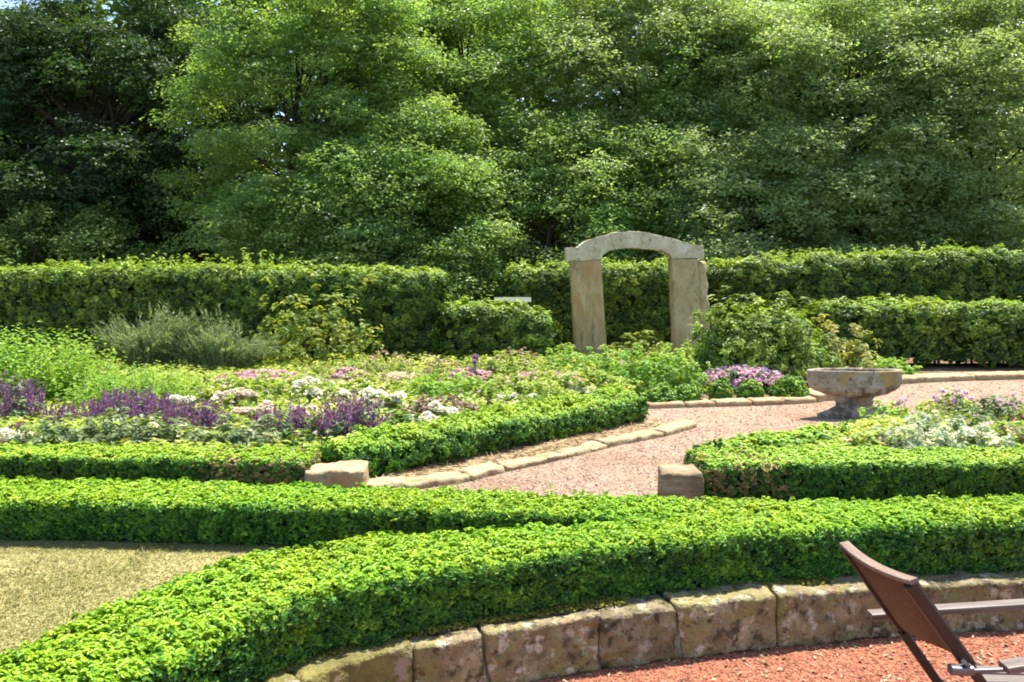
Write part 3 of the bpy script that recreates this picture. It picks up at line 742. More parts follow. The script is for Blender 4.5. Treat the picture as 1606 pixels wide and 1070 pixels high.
arch_piece('springer', [(885.5, 390), (898, 388.5), (904.5, 388.5), (908, 384.5), (916, 379.5), (926, 375.5), (938, 371.8), (956, 368), (964.5, 391.4), (957, 393.2), (950, 396), (944.5, 400), (941, 406.5), (937, 407.5), (914, 409.5), (888, 410.5)], 0.36, 1)
arch_piece('keystone', [(954, 366.5), (968, 365), (985, 364), (1002, 364.4), (1017, 366), (1012, 391), (998, 389.8), (985, 389.6), (973, 390.2), (964, 391.4)], 0.40, 2)
arch_piece('springer', [(1016, 367.5), (1032, 370.3), (1048, 374), (1062, 378), (1074, 382), (1080, 384), (1099, 386), (1101, 404.5), (1075, 405.5), (1051.5, 406), (1049, 401.5), (1044, 397.8), (1036, 394.6), (1026, 392.6), (1011.5, 391)], 0.36, 3)

# ------------------------------------------------------------------ small grey panel above the stepped hedge
solid_mat('grey_wood', [(0.055, 0.065, 0.05), (0.11, 0.125, 0.10)], 5, stretch=(0.6, 6, 6), bump=0.4, bump_scale=40, rough=0.7)
PY_ = 13.62; pk = PY_ / FOC
sign = thing('sign_panel', ((804 - 803) * pk, PY_, GZ), 'small pale grey slanted panel on two posts showing above the low stepped hedge', 'sign')
V, Q = rock((0.33, 0.16, 0.016), 0.008, 0.002, 4, 0.03, 5)
c_, s_ = math.cos(0.22), math.sin(0.22)
g = Geo(); g.add(np.stack([V[:, 0], V[:, 1] * c_ - V[:, 2] * s_, V[:, 1] * s_ + V[:, 2] * c_], 1) + np.array([(804 - 803) * pk, PY_, 1.235]), Q); g.build('board', M_['grey_wood'], sign)
for dx in (-0.22, 0.22):
    g = Geo(); add_tube(g, [[(804 - 803) * pk + dx, PY_, GZ - 0.05], [(804 - 803) * pk + dx, PY_, 0.7], [(804 - 803) * pk + dx, PY_, 1.225]], 0.03, 8); g.build('post', M_['grey_wood'], sign)

# ------------------------------------------------------------------ stone urn
UX, UY = 3.58, 8.0
urn = thing('stone_urn', (UX, UY, GZ), 'wide weathered stone bowl urn on a flared foot standing on the gravel path', 'urn')


def lathe(name, prof, mat, ry=0.30, amp=0.008, seed=1, segs=72, parent=urn, centre=(UX, UY)):
    pr = np.array(prof, float)
    dense = [pr[0]]
    for a_, b_ in zip(pr[:-1], pr[1:]):
        n = max(int(np.linalg.norm(b_ - a_) / 0.02), 1)
        dense += [a_ + (b_ - a_) * t for t in np.linspace(0, 1, n + 1)[1:]]
    pr = np.array(dense); n = len(pr); ang = np.linspace(0, 2 * np.pi, segs, endpoint=False)
    V = np.stack([pr[:, 0][:, None] * np.cos(ang), pr[:, 0][:, None] * np.sin(ang) * ry, np.broadcast_to(pr[:, 1][:, None], (n, segs))], -1).reshape(-1, 3)
    for i, p in enumerate(V):
        q = Vector(p) * 5 + Vector((seed * 5.0, 0, 0))
        V[i] += np.array(mnoise.noise_vector(q)) * amp + np.array(mnoise.noise_vector(q * 3.3)) * amp * 0.5
    Q = [[k * segs + i, k * segs + (i + 1) % segs, (k + 1) * segs + (i + 1) % segs, (k + 1) * segs + i] for k in range(n - 1) for i in range(segs)]
    g = Geo(); g.add(V + np.array([*centre, GZ]), Q)
    return g.build(name, mat, parent, True)


lathe('bowl', [(0.02, 0.195), (0.17, 0.20), (0.21, 0.215), (0.34, 0.25), (0.43, 0.285), (0.475, 0.325), (0.492, 0.40), (0.497, 0.47), (0.500, 0.49), (0.492, 0.502), (0.455, 0.502), (0.44, 0.485), (0.42, 0.44), (0.02, 0.43)], M_['urn_stone'], amp=0.010, seed=1)
lathe('stem', [(0.205, 0.215), (0.20, 0.20), (0.19, 0.185), (0.205, 0.175), (0.205, 0.165), (0.19, 0.155), (0.20, 0.14), (0.02, 0.138)], M_['urn_stone'], amp=0.005, seed=2)
lathe('foot', [(0.02, 0.148), (0.178, 0.146), (0.20, 0.125), (0.25, 0.095), (0.32, 0.065), (0.36, 0.052), (0.385, 0.04), (0.39, -0.01)], M_['urn_stone'], amp=0.010, seed=3)
lathe('soil', [(0.425, 0.452), (0.25, 0.468), (0.01, 0.472)], M_['forest_soil'], amp=0.012, seed=4)

# ------------------------------------------------------------------ plants
def mound_tufts(ctr, rx, ry, h, density, shape=2.2, rough=0.12, drop=0.05):
    """tuft centres and outward directions over a half-ellipsoid"""
    area = math.pi * (rx * ry + (rx + ry) * h * 0.9)
    n = max(int(area * density), 20)
    d = rnd_dir(n); d[:, 2] = np.abs(d[:, 2])
    wob = Wob(3, 4.0)
    f = 1 + rough * wob(d * 2.0) + R.normal(0, rough * 0.6, n) - np.abs(R.normal(0, 0.10, n))
    dd = np.sign(d) * np.abs(d) ** (2 / shape)
    pos = np.stack([dd[:, 0] * rx * f, dd[:, 1] * ry * f, dd[:, 2] * h * f], 1) + np.asarray(ctr)
    nr = unit(np.stack([d[:, 0] / rx, d[:, 1] / ry, d[:, 2] / h + 0.2], 1))
    return pos, nr


def stem_fan(g, ctr, rx, ry, h, n, r=0.006):
    for k in range(n):
        a_ = R.uniform(0, 6.28); q = R.uniform(0.1, 0.85)
        e = np.array([math.cos(a_) * rx * q, math.sin(a_) * ry * q, h * R.uniform(0.55, 0.9) * (1.1 - 0.4 * q)])
        b = np.array([e[0] * 0.35, e[1] * 0.35, -0.02])
        add_tube(g, [ctr + b, ctr + b * 0.5 + e * 0.5, ctr + e], [r, r * 0.8, r * 0.4], 5)


def plant(name, label, cat, px, py, w, h, leafmat='bed_leaf', L=0.05, W=0.026, dens=260, per=9, rt=0.05, group=None, depth=0.6, rough=0.14,
          style='mound', bloom=None, shoot=0, xs=1.35):
    ctr = G(px, py); sc = ctr[1] / FOC
    rx = w / 2 * sc; hh = h * sc; ry = rx * depth
    root = thing(name, ctr, label, cat, group)
    gf, gs_ = Geo(), Geo()
    if style == 'mound':
        p, n = mound_tufts(ctr, rx, ry, hh * (0.62 if name == 'salvia' else 1), dens, rough=rough)
        tuft_leaves(gf, p, n, per, rt, L, W, xs)
        pi, ni = mound_tufts(ctr, rx * .7, ry * .7, hh * .7, dens * 0.5, rough=rough)
        tuft_leaves(gf, pi, ni, per, rt, L, W, xs, tint_mean=0.35)
        stem_fan(gs_, ctr, rx, ry, hh, 7 + int(rx * 10), 0.004 + 0.006 * hh)
    elif style == 'broom':
        n = int(dens); base = ctr + np.stack([R.normal(0, rx * .16, n), R.normal(0, ry * .16, n), np.zeros(n)], 1)
        for lo in (0.0, 0.28, 0.5):
            d = np.stack([R.normal(0, 0.45 * rx / hh, n), R.normal(0, 0.4 * ry / hh, n), np.ones(n)], 1)
            b2 = base + d * hh * lo + np.stack([R.normal(0, rx * .25 * (lo > 0), n), R.normal(0, ry * .25 * (lo > 0), n), R.uniform(-.1, .1, n) * hh * (lo > 0)], 1)
            b2[:, 2] = np.maximum(b2[:, 2], GZ)
            add_blades(gf, b2, d + R.normal(0, 0.18, (n, 3)), hh * (0.85 if lo == 0 else 0.48), W, 0.3, 0.5, 0.22, xs)
        stem_fan(gs_, ctr, rx * .6, ry * .6, hh, 10, 0.006)
    elif style == 'plume':
        n = int(dens); a_ = R.uniform(0, 6.28, n); q = np.sqrt(R.uniform(0, 1, n))
        ng = 20; grp = R.integers(0, ng, n); ga = np.arange(ng) * 2.4 + R.normal(0, .2, ng); gq = np.sqrt((np.arange(ng) + .5) / ng); gh = R.uniform(.6, 1.1, ng) * (1.1 - .45 * gq)
        dx = np.cos(ga[grp]) * gq[grp] + R.normal(0, .16, n); dy = np.sin(ga[grp]) * gq[grp] + R.normal(0, .16, n)
        H = hh * gh[grp] * R.uniform(.6, 1.05, n)
        base = ctr + np.stack([dx * rx * .35, dy * ry * .35, np.zeros(n)], 1)
        tip = ctr + np.stack([dx * rx * .95, dy * ry * .95, H], 1)
        nl = int(per); k = np.repeat(np.arange(n), nl); f = np.tile(np.linspace(.12, 1, nl), n)
        c = base[k] * (1 - f)[:, None] + tip[k] * f[:, None]; c[:, 2] += (0.12 * hh * np.sin(f * 3.1))
        out = rnd_dir(n * nl); c += out * .02
        add_leaves(gf, c, out + np.array([0, -.2, .5]), L, W, 1.1, np.clip(R.normal(.45, .18, ng)[grp][k] + R.normal(0, .15, n * nl), 0, 1), t=(tip - base)[k] + out * .25)
        for j in range(0, n, max(n // 50, 1)):
            add_tube(gs_, [ctr - [0, 0, .02], (base[j] + tip[j]) / 2 + [0, 0, .06 * hh], tip[j]], [.006, .004, .002], 4)
    elif style == 'upright':
        n = int(dens)
        a_ = R.uniform(0, 6.28, n); q = np.sqrt(R.uniform(0, 1, n))
        base = ctr + np.stack([np.cos(a_) * q * rx * .85, np.sin(a_) * q * ry * .85, np.zeros(n)], 1)
        H = hh * (1.0 - 0.45 * q ** 2) * R.uniform(0.72, 1.06, n)
        lean = np.stack([np.cos(a_) * q * 0.22 + R.normal(0, .07, n), np.sin(a_) * q * 0.2 + R.normal(0, .07, n), np.ones(n)], 1)
        nl = int(per); f = np.linspace(0.08, 1, nl)
        k = np.repeat(np.arange(n), nl); ff = np.tile(f, n)
        ang = np.tile(np.arange(nl) * 2.4, n) + np.repeat(a_, nl)
        out = np.stack([np.cos(ang), np.sin(ang), 0 * ang], 1)
        sz = (1.1 - 0.55 * ff)
        c = base[k] + lean[k] * (H[k] * ff)[:, None] + out * (L * 0.55 * sz)[:, None]
        c[:, 2] += R.normal(0, 0.01, len(c))
        nn_ = out * 0.4 + np.array([0, 0, 0.9]) + R.normal(0, 0.3, (len(c), 3))
        tn = np.clip(0.30 + 0.1 * ff + R.normal(0, 0.2, len(c)), 0, 1)
        add_leaves(gf, c, nn_, L * sz, W * sz, xs, tn, t=out + np.array([0, 0, .25]))
        for j in range(0, n, max(n // 60, 1)):
            add_tube(gs_, [ctr + (base[j] - ctr) * .35 - [0, 0, .02], base[j] + lean[j] * H[j] * .5, base[j] + lean[j] * H[j] * .95], [0.005, 0.004, 0.002], 4)
    if gf.n:
        gf.build('foliage', M_[leafmat], root)
    if gs_.n:
        gs_.build('stem', M_['stem_green' if style != 'mound' or hh < 0.6 else 'bark'], root)
    for b in (bloom or []):
        kind = b[0]
        if kind == 'spike':                                                # upright spikes of small petals
            _, mat, n, sl, pr = b
            a_ = R.uniform(0, 6.28, n); q = np.sqrt(R.uniform(0, 1, n))
            base = ctr + np.stack([np.cos(a_) * q * rx * .92, np.sin(a_) * q * ry * .92, hh * (0.98 - 0.30 * q ** 2) * R.uniform(.62, 1.05, n) - sl], 1)
            ln = np.stack([np.cos(a_) * q * 0.18 + R.normal(0, .06, n), R.normal(0, .08, n), np.ones(n)], 1)
            nl = 16; k = np.repeat(np.arange(n), nl); f = np.tile(np.linspace(0, 1, nl), n)
            ang = np.tile(np.arange(nl) * 2.2, n); out = np.stack([np.cos(ang), np.sin(ang), 0 * ang], 1)
            c = base[k] + ln[k] * (sl * R.uniform(.75, 1.3, n)[k] * f)[:, None] + out * (pr * 0.55 * (1.1 - f * .8))[:, None]
            gb = Geo(); add_leaves(gb, c, out + R.normal(0, .4, (len(c), 3)), pr * 1.25, pr * 0.9, 1.15, t=out * .5 + np.array([0, 0, 1.0]))
            gb.build('blossom', M_[mat], root)
        elif kind == 'speck':                                              # many small blooms over the top
            _, mat, n, ps, lo = b
            p, nr = mound_tufts(ctr, rx * 1.02, ry * 1.02, hh * 1.04, 10, rough=0.06)
            d = rnd_dir(n); d[:, 2] = np.abs(d[:, 2]) * 1.2 + lo; d = unit(d)
            c0 = ctr + d * np.array([rx, ry, hh]) * R.uniform(.95, 1.12, (n, 1))
            k = np.repeat(np.arange(n), 6)
            c = c0[k] + rnd_dir(n * 6) * ps * 0.55 * np.array([1.3, 1, .7])
            gb = Geo(); add_leaves(gb, c, np.array([0, -0.15, 0.8]) + R.normal(0, .55, (len(c), 3)), ps, ps * .75, 1.25)
            gb.build('blossom', M_[mat], root)
        elif kind == 'umbel':                                              # flat flower heads at given photo places
            _, mat, heads = b
            for hx, hy, hw, hv in heads:
                D = ctr[1]; ps = D / FOC
                X = (hx - 803) * ps; Z = EYE + (HOR - hy) * ps; ra = hw / 2 * 1.22 * ps; rv = hv * 1.5 * ps
                n = int(110 + 90 * ra / 0.08)
                q = np.sqrt(R.uniform(0, 1, n)); a_ = R.uniform(0, 6.28, n)
                nc = 6; ca = R.uniform(0, 6.28, nc); cq = np.sqrt(R.uniform(0, 1, nc)) * 0.85; cz = R.normal(0, rv * .35, nc); cr = R.uniform(.28, .5, nc); kk = R.integers(0, nc, n)
                c = np.stack([X + np.cos(ca[kk]) * cq[kk] * ra + np.cos(a_) * q * ra * cr[kk], D + np.sin(ca[kk]) * cq[kk] * ra * .6 + np.sin(a_) * q * ra * cr[kk] * .6,
                              Z + cz[kk] + rv * .5 * (0.5 - q ** 2) + R.normal(0, .005, n)], 1)
                gb = Geo(); add_leaves(gb, c, np.stack([np.cos(a_) * q * .5, np.sin(a_) * q * .5, np.full(n, 0.8)], 1) + np.array([0, -0.35, 0]) + R.normal(0, .25, (n, 3)), 0.040, 0.030, 1.3)
                add_tube(gb, [[X * .6 + ctr[0] * .4, D, GZ + 0.03], [X, D, Z - rv * .6]], [0.004, 0.003], 4)
                gb.build('flower_head', M_[mat], root)
        elif kind == 'pompom':
            _, mat, heads, ra = b
            for hx, hy in heads:
                D = ctr[1] + R.normal(0, .12); ps = D / FOC; X = (hx - 803) * ps; Z = EYE + (HOR - hy) * ps
                c = np.array([X, D, Z]) + rnd_dir(46) * ra * np.array([1.25, 1, .85]) * R.uniform(.5, 1, (46, 1))
                gb = Geo(); add_leaves(gb, c, c - np.array([X, D, Z - ra]), ra * .9, ra * .5, 1.2)
                add_tube(gb, [[X * .8 + ctr[0] * .2, D, GZ], [X, D, Z]], [0.004, 0.003], 4)
                gb.build('flower_head', M_[mat], root)
    return root


# shrubs behind and at the side of the flower bed
plant('leafy_shrub', 'tall lush lime green leafy shrub at the corner of the flower bed', 'shrub', 45, 636, 300, 128, 'lush_leaf', 0.085, 0.045, 420, 15, style='upright')
plant('leafy_shrub', 'lower spreading lime green shrub beside the tall lush one', 'shrub', 225, 652, 250, 84, 'lush_leaf', 0.065, 0.032, 460, 12, style='upright')
plant('broom_shrub', 'taller feathery grey green broom before the tall hedge', 'shrub', 238, 588, 185, 116, 'broom_leaf', 0.085, 0.013, 620, 24, style='plume', depth=.5)
plant('broom_shrub', 'rounder arching grey green broom next to the taller one', 'shrub', 345, 590, 190, 102, 'broom_leaf', 0.085, 0.013, 620, 24, style='plume', depth=.5)
plant('gold_shrub', 'loose yellow leaved shrub against the dark hedge face', 'shrub', 490, 582, 185, 118, 'gold_leaf', 0.085, 0.048, 34, 8, 0.10, rough=0.22)
plant('grass_tuft', 'bright green grass tuft below the brooms', 'plant', 410, 590, 190, 24, 'lush_leaf', 0.05, 0.014, 520, style='broom')
plant('arching_shrub', 'big arching leafy shrub beside the arch pillar', 'shrub', 1192, 602, 196, 112, 'hornbeam_leaf', 0.080, 0.032, 200, 12, 0.09, rough=0.2)
plant('rosy_shrub', 'yellow green shrub flushed pink behind the urn', 'shrub', 1302, 596, 130, 82, 'rosy_leaf', 0.075, 0.042, 70, 9, 0.09, rough=0.22)
plant('low_shrub', 'bright low green plant seen over the urn rim', 'plant', 1378, 592, 110, 26, 'lush_leaf', 0.055, 0.03, 200, 9, 0.05)
plant('gold_shrub', 'small yellow green bush standing between the arch pillars', 'shrub', 1000, 570, 80, 46, 'gold_leaf', 0.075, 0.04, 60, 8, 0.07, rough=0.22)

# purple salvia
SG = 'purple salvia clumps'
for (lab, px, py, w, h, n) in [
        ('purple salvia clump at the foot of the tall lush shrub', 14, 680, 110, 92, 50),
        ('small purple salvia clump starting the long purple drift', 105, 686, 84, 52, 30),
        ('widest deep violet salvia clump below the lime shrub', 205, 678, 156, 66, 90),
        ('purple salvia clump below the lone white flower head', 306, 696, 100, 68, 54),
        ('dark purple salvia showing over the low hedge top', 12, 722, 110, 44, 26),
        ('thin reddish purple salvia clump among blush flower heads', 455, 706, 124, 72, 46),
        ('tall purple salvia clump nearest the square stone block', 552, 715, 112, 94, 62)]:
    plant('salvia', lab, 'flowering plant', px, py, w, h, 'grey_leaf', 0.05, 0.022, 220, 8, 0.045, SG, bloom=[('spike', 'salvia_petal', int(n * 3.2), 0.25 if h > 70 else 0.18, 0.022)])

# white umbels
UG = 'flat headed white flowers in the big bed'
for (lab, px, py, w, h, heads, mt) in [
        ('single creamy white flat head above the violet salvia', 281, 672, 44, 36, [(281, 627, 34, 6)], 'white_petal'),
        ('two creamy flat flower heads side by side in yellow green leaves', 372, 662, 84, 38, [(354, 619, 34, 6), (390, 616, 38, 6)], 'blush_petal'),
        ('white flat heads scattered before the pink drift', 505, 655, 120, 36, [(478, 601, 34, 6), (497, 614, 36, 6), (540, 617, 34, 6)], 'white_petal'),
        ('largest bright white flat heads stepping down above the tall salvia', 600, 672, 96, 50, [(592, 616, 50, 8), (616, 620, 34, 7), (604, 635, 52, 9), (575, 628, 30, 6)], 'white_petal'),
        ('lone bright white flat head among brown sedum', 692, 684, 60, 40, [(692, 640, 34, 8)], 'white_petal'),
        ('white flower heads resting on dark leaves behind the diagonal hedge', 652, 695, 90, 36, [(664, 658, 36, 7), (640, 668, 26, 5)], 'white_petal'),
        ('blush white flat heads in a row behind the thin salvia', 425, 684, 130, 42, [(382, 644, 34, 6), (415, 640, 42, 7), (474, 645, 38, 7), (362, 662, 38, 7), (408, 652, 34, 6)], 'blush_petal'),
        ('two white flat heads near the far end of the diagonal hedge', 916, 638, 70, 30, [(905, 608, 34, 7), (938, 617, 18, 5)], 'white_petal'),
        ('pale cream heads behind the middle of the diagonal hedge', 812, 656, 110, 34, [(796, 621, 28, 6), (838, 630, 34, 6), (905, 631, 30, 5)], 'white_petal'),
        ('white flower heads at the low hedge beside the dark purple salvia', 36, 722, 90, 40, [(20, 686, 54, 10), (44, 696, 30, 8)], 'white_petal')]:
    plant('white_flower', lab, 'flowering plant', px, py, w, h, 'bed_leaf', 0.05, 0.026, 240, 8, 0.045, UG, bloom=[('umbel', mt, heads), ('speck', mt, 34, 0.030, .25)])

# low mounds at the front of the bed
FG = 'leafy mounds in the big flower bed'
for row in [
        ('pale dusty green mound with tiny white blooms just behind the low hedge', 90, 724, 150, 46, 'grey_leaf', [('speck', 'white_petal', 26, 0.022, .1)]),
        ('darker grey green mound with few white specks below the violet salvia', 200, 722, 170, 66, 'grey_leaf', [('speck', 'white_petal', 22, 0.022, .1)]),
        ('mixed green and cream mound below the purple salvia', 300, 724, 130, 44, 'grey_leaf', [('speck', 'white_petal', 20, 0.022, .1)]),
        ('pale frosted mound beside the thin reddish salvia', 390, 724, 120, 52, 'grey_leaf', [('speck', 'white_petal', 30, 0.024, .1)]),
        ('dark leafy mound between thin and tall salvia', 478, 722, 90, 46, 'deep_leaf', [('speck', 'lilac_petal', 14, 0.02, .1)]),
        ('dark glossy mound under the white heads by the diagonal hedge', 630, 704, 110, 46, 'deep_leaf', None),
        ('orange tinged dry mound beside the violet salvia', 60, 704, 90, 28, 'sedum_leaf', [('speck', 'coral_petal', 12, 0.02, .1)]),
        ('yellow green leafy mass behind the creamy flat heads', 385, 648, 230, 52, 'bed_leaf', [('speck', 'blush_petal', 60, 0.030, .2)]),
        ('yellow green leafy mass behind the white flat heads', 540, 648, 180, 50, 'bed_leaf', [('speck', 'white_petal', 60, 0.030, .2)]),
        ('fresh green leafy mass in the middle of the bed', 700, 642, 150, 50, 'lush_leaf', None),
        ('yellow green leafy mass behind the pale cream heads', 810, 648, 170, 48, 'bed_leaf', [('speck', 'blush_petal', 50, 0.030, .2)]),
        ('soft green leafy mass near the end of the diagonal hedge', 905, 634, 150, 50, 'bed_leaf', [('speck', 'white_petal', 30, 0.030, .2)]),
        ('light green leafy mass before the first arch pillar', 925, 604, 170, 46, 'lush_leaf', None),
        ('light green bushy mass between arch and box mounds', 1030, 616, 140, 58, 'lush_leaf', None),
        ('green leafy mass at the foot of the second arch pillar', 1070, 596, 110, 42, 'bed_leaf', None),
        ('dim green leafy mass under the yellow leaved shrub', 560, 604, 150, 36, 'bed_leaf', [('speck', 'blush_petal', 50, 0.030, .2)]),
        ('green leafy mass below the stepped hedge', 790, 604, 160, 40, 'bed_leaf', [('speck', 'blush_petal', 50, 0.030, .2)])]:
    lab, px, py, w, h, lm, bl = row
    plant('leafy_mound', lab, 'plant', px, py, w, h, lm, 0.055, 0.028, 190, 9, 0.055, FG, bloom=bl, rough=0.18)

# brown sedum, beige seed heads
plant('sedum', 'broad brownish purple sedum patch behind the diagonal hedge', 'flowering plant', 690, 676, 150, 48, 'sedum_leaf', 0.04, 0.024, 280, 9, 0.04, 'brown purple sedums', bloom=[('speck', 'blush_petal', 40, 0.026, .2)])
plant('sedum', 'smaller brownish purple sedum patch closer to the path', 'flowering plant', 760, 678, 80, 40, 'sedum_leaf', 0.04, 0.024, 280, 9, 0.04, 'brown purple sedums', bloom=[('speck', 'blush_petal', 18, 0.026, .2)])
SB = 'tall beige seed heads at the back of the bed'
for lab, px, py, w, h in [('tall beige seed head clump below the long hedge', 610, 610, 90, 56), ('reddish beige seed head clump next to the dark thistle', 695, 612, 80, 48), ('low beige seed heads beside the yellow leaved shrub', 500, 604, 80, 30), ('airy pale seed heads below the stepped hedge', 810, 602, 100, 52)]:
    plant('seed_head', lab, 'plant', px, py, w, h, 'bed_leaf', 0.045, 0.018, 90, 10, group=SB, style='upright', bloom=[('speck', 'beige_head', 60, 0.030, .35)])
plant('thistle', 'dark purple thistle standing above the beige seed heads', 'flowering plant', 746, 614, 40, 60, 'grey_leaf', 0.05, 0.02, 26, 10, style='upright', bloom=[('pompom', 'salvia_petal', [(746, 560), (745, 567)], 0.042)])
# pink drifts
PG = 'pink flower drifts'
for lab, px, py, w, h, n, mt in [
        ('long low lilac pink drift below the brooms', 410, 612, 125, 27, 150, 'pink_petal'),
        ('deeper pink drift below the beige seed heads', 545, 616, 70, 34, 90, 'pink_petal'),
        ('faded pink drift in the middle of the bed', 622, 616, 80, 28, 60, 'blush_petal'),
        ('small pink drift under the dark thistle', 735, 616, 70, 34, 70, 'pink_petal'),
        ('long pale pink drift before the small dark box mound', 850, 616, 120, 28, 130, 'pink_petal'),
        ('pink drift showing before the first arch pillar', 985, 600, 56, 30, 50, 'pink_petal'),
        ('vivid lilac pink drift behind the box balls', 1165, 612, 110, 34, 170, 'lilac_petal'),
        ('pink drift behind the widest box ball', 1228, 608, 80, 28, 90, 'pink_petal')]:
    plant('pink_flower', lab, 'flowering plant', px, py, w * 1.35, h, 'deep_leaf' if 'box ball' in lab else 'bed_leaf', 0.05, 0.024, 150, 8, 0.045, PG, bloom=[('speck', mt, int(n * 3.2), 0.046, .35)])
# little box plants at the far path
BG = 'small clipped box plants by the far path'
for lab, px, py, w, h in [
        ('small dark box mound behind the pale pink drift edge', 858, 626, 90, 28), ('clipped box mound close behind the end of the diagonal hedge', 1034, 636, 72, 36),
        ('clipped box mound beside the double mound towards the box balls', 1078, 635, 56, 34), ('smallest round box ball at the path edge', 1130, 630, 48, 40), ('middle round box ball at the path edge', 1178, 629, 52, 36), ('widest box ball close to the urn', 1238, 628, 76, 42)]:
    plant('box_ball', lab, 'box plant', px, py, w * 0.76, h * 0.88, 'box_far_leaf', 0.032, 0.017, 900, 11, 0.03, BG, depth=0.7, rough=0.05)

# right bed
RG = 'plants of the pale bed right of the path'
for lab, px, py, w, h, lm, bl in [
        ('bright lime foliage at the urn side of the pale bed', 1405, 684, 120, 36, 'lush_leaf', None),
        ('lavender flowered plant next to the urn', 1425, 676, 60, 34, 'bed_leaf', [('pompom', 'lilac_petal', [(1412, 629), (1419, 627), (1408, 633), (1432, 648)], 0.028)]),
        ('taller lavender flowered plant at the back of the pale bed', 1492, 676, 100, 46, 'bed_leaf', [('pompom', 'lilac_petal', [(1466, 622), (1478, 613), (1494, 618), (1500, 612), (1507, 620), (1513, 616), (1470, 628), (1497, 628), (1522, 624)], 0.030)]),
        ('dusky purple flowered plant at the outer end of the pale bed', 1572, 680, 110, 50, 'grey_leaf', [('pompom', 'lilac_petal', [(1548, 634), (1566, 628), (1581, 632), (1595, 640), (1560, 642), (1606, 632), (1590, 618)], 0.026)]),
        ('coral flowered plant at the outer end of the pale bed', 1612, 690, 60, 40, 'bed_leaf', [('speck', 'coral_petal', 30, 0.03, .2)]),
        ('cream rose like flowers at the path corner of the pale bed', 1362, 726, 100, 40, 'bed_leaf', [('speck', 'blush_petal', 46, 0.042, .1)]),
        ('silver leaved plant with white flowers behind the dark hedge', 1435, 728, 130, 56, 'silver_leaf', [('speck', 'white_petal', 60, 0.040, .1)]),
        ('tall frosted silver plant in the middle of the pale bed', 1476, 718, 90, 66, 'silver_leaf', [('speck', 'white_petal', 24, 0.03, .1)]),
        ('low silver white plant at the hedge with big white blooms', 1530, 728, 120, 50, 'silver_leaf', [('speck', 'white_petal', 64, 0.044, .1)]),
        ('grey leaved plant with violet specks in the pale bed', 1528, 704, 90, 50, 'grey_leaf', [('speck', 'lilac_petal', 24, 0.028, .2)]),
        ('pale green plant with blush blooms at the outer hedge end', 1590, 720, 110, 52, 'bed_leaf', [('speck', 'blush_petal', 50, 0.040, .1)])]:
    plant('bed_plant', lab, 'flowering plant', px, py, w, h, lm, 0.05, 0.020 if lm == 'silver_leaf' else 0.026, 210, 9, 0.05, RG, bloom=bl, rough=0.2)

# ground cover filling both beds
bed1 = [(-9, 5.4), (-1.3, 5.5), (1.25, 8.0), (1.5, 9.35), (3.9, 9.9), (4.9, 11.8), (4.9, 14.6), (0.2, 14.6), (-0.2, 12.7), (-11, 12.9)]
bed2 = [(1.2, 5.3), (5.5, 5.4), (7, 8.0), (4.4, 7.4), (3.3, 6.95), (2.2, 6.1)]
gg = Geo()
p = np.concatenate([seen_ground(24000, 548, 730, GZ + 0.05, -420, 1650), seen_ground(5000, 640, 740, GZ + 0.05, 1100, 1650)])
p = p[inside(bed1, p[:, 0], p[:, 1]) | inside(bed2, p[:, 0], p[:, 1])]
wv = Wob(3, 1.4)(p); p[:, 2] = GZ + R.uniform(0.02, 0.12, len(p)) + 0.05 * np.clip(wv, -0.5, 1.2)
tuft_leaves(gg, p, np.tile([0, 0, 1.0], (len(p), 1)), 5, 0.06, 0.055, 0.028, tint_t=np.clip(0.5 + 0.2 * wv + R.normal(0, .15, len(p)), 0, 1))
o = gg.build('ground_cover', M_['bed_leaf']); props(o, 'low green leaves covering the soil between the bed plants', 'ground cover', None, 'stuff')

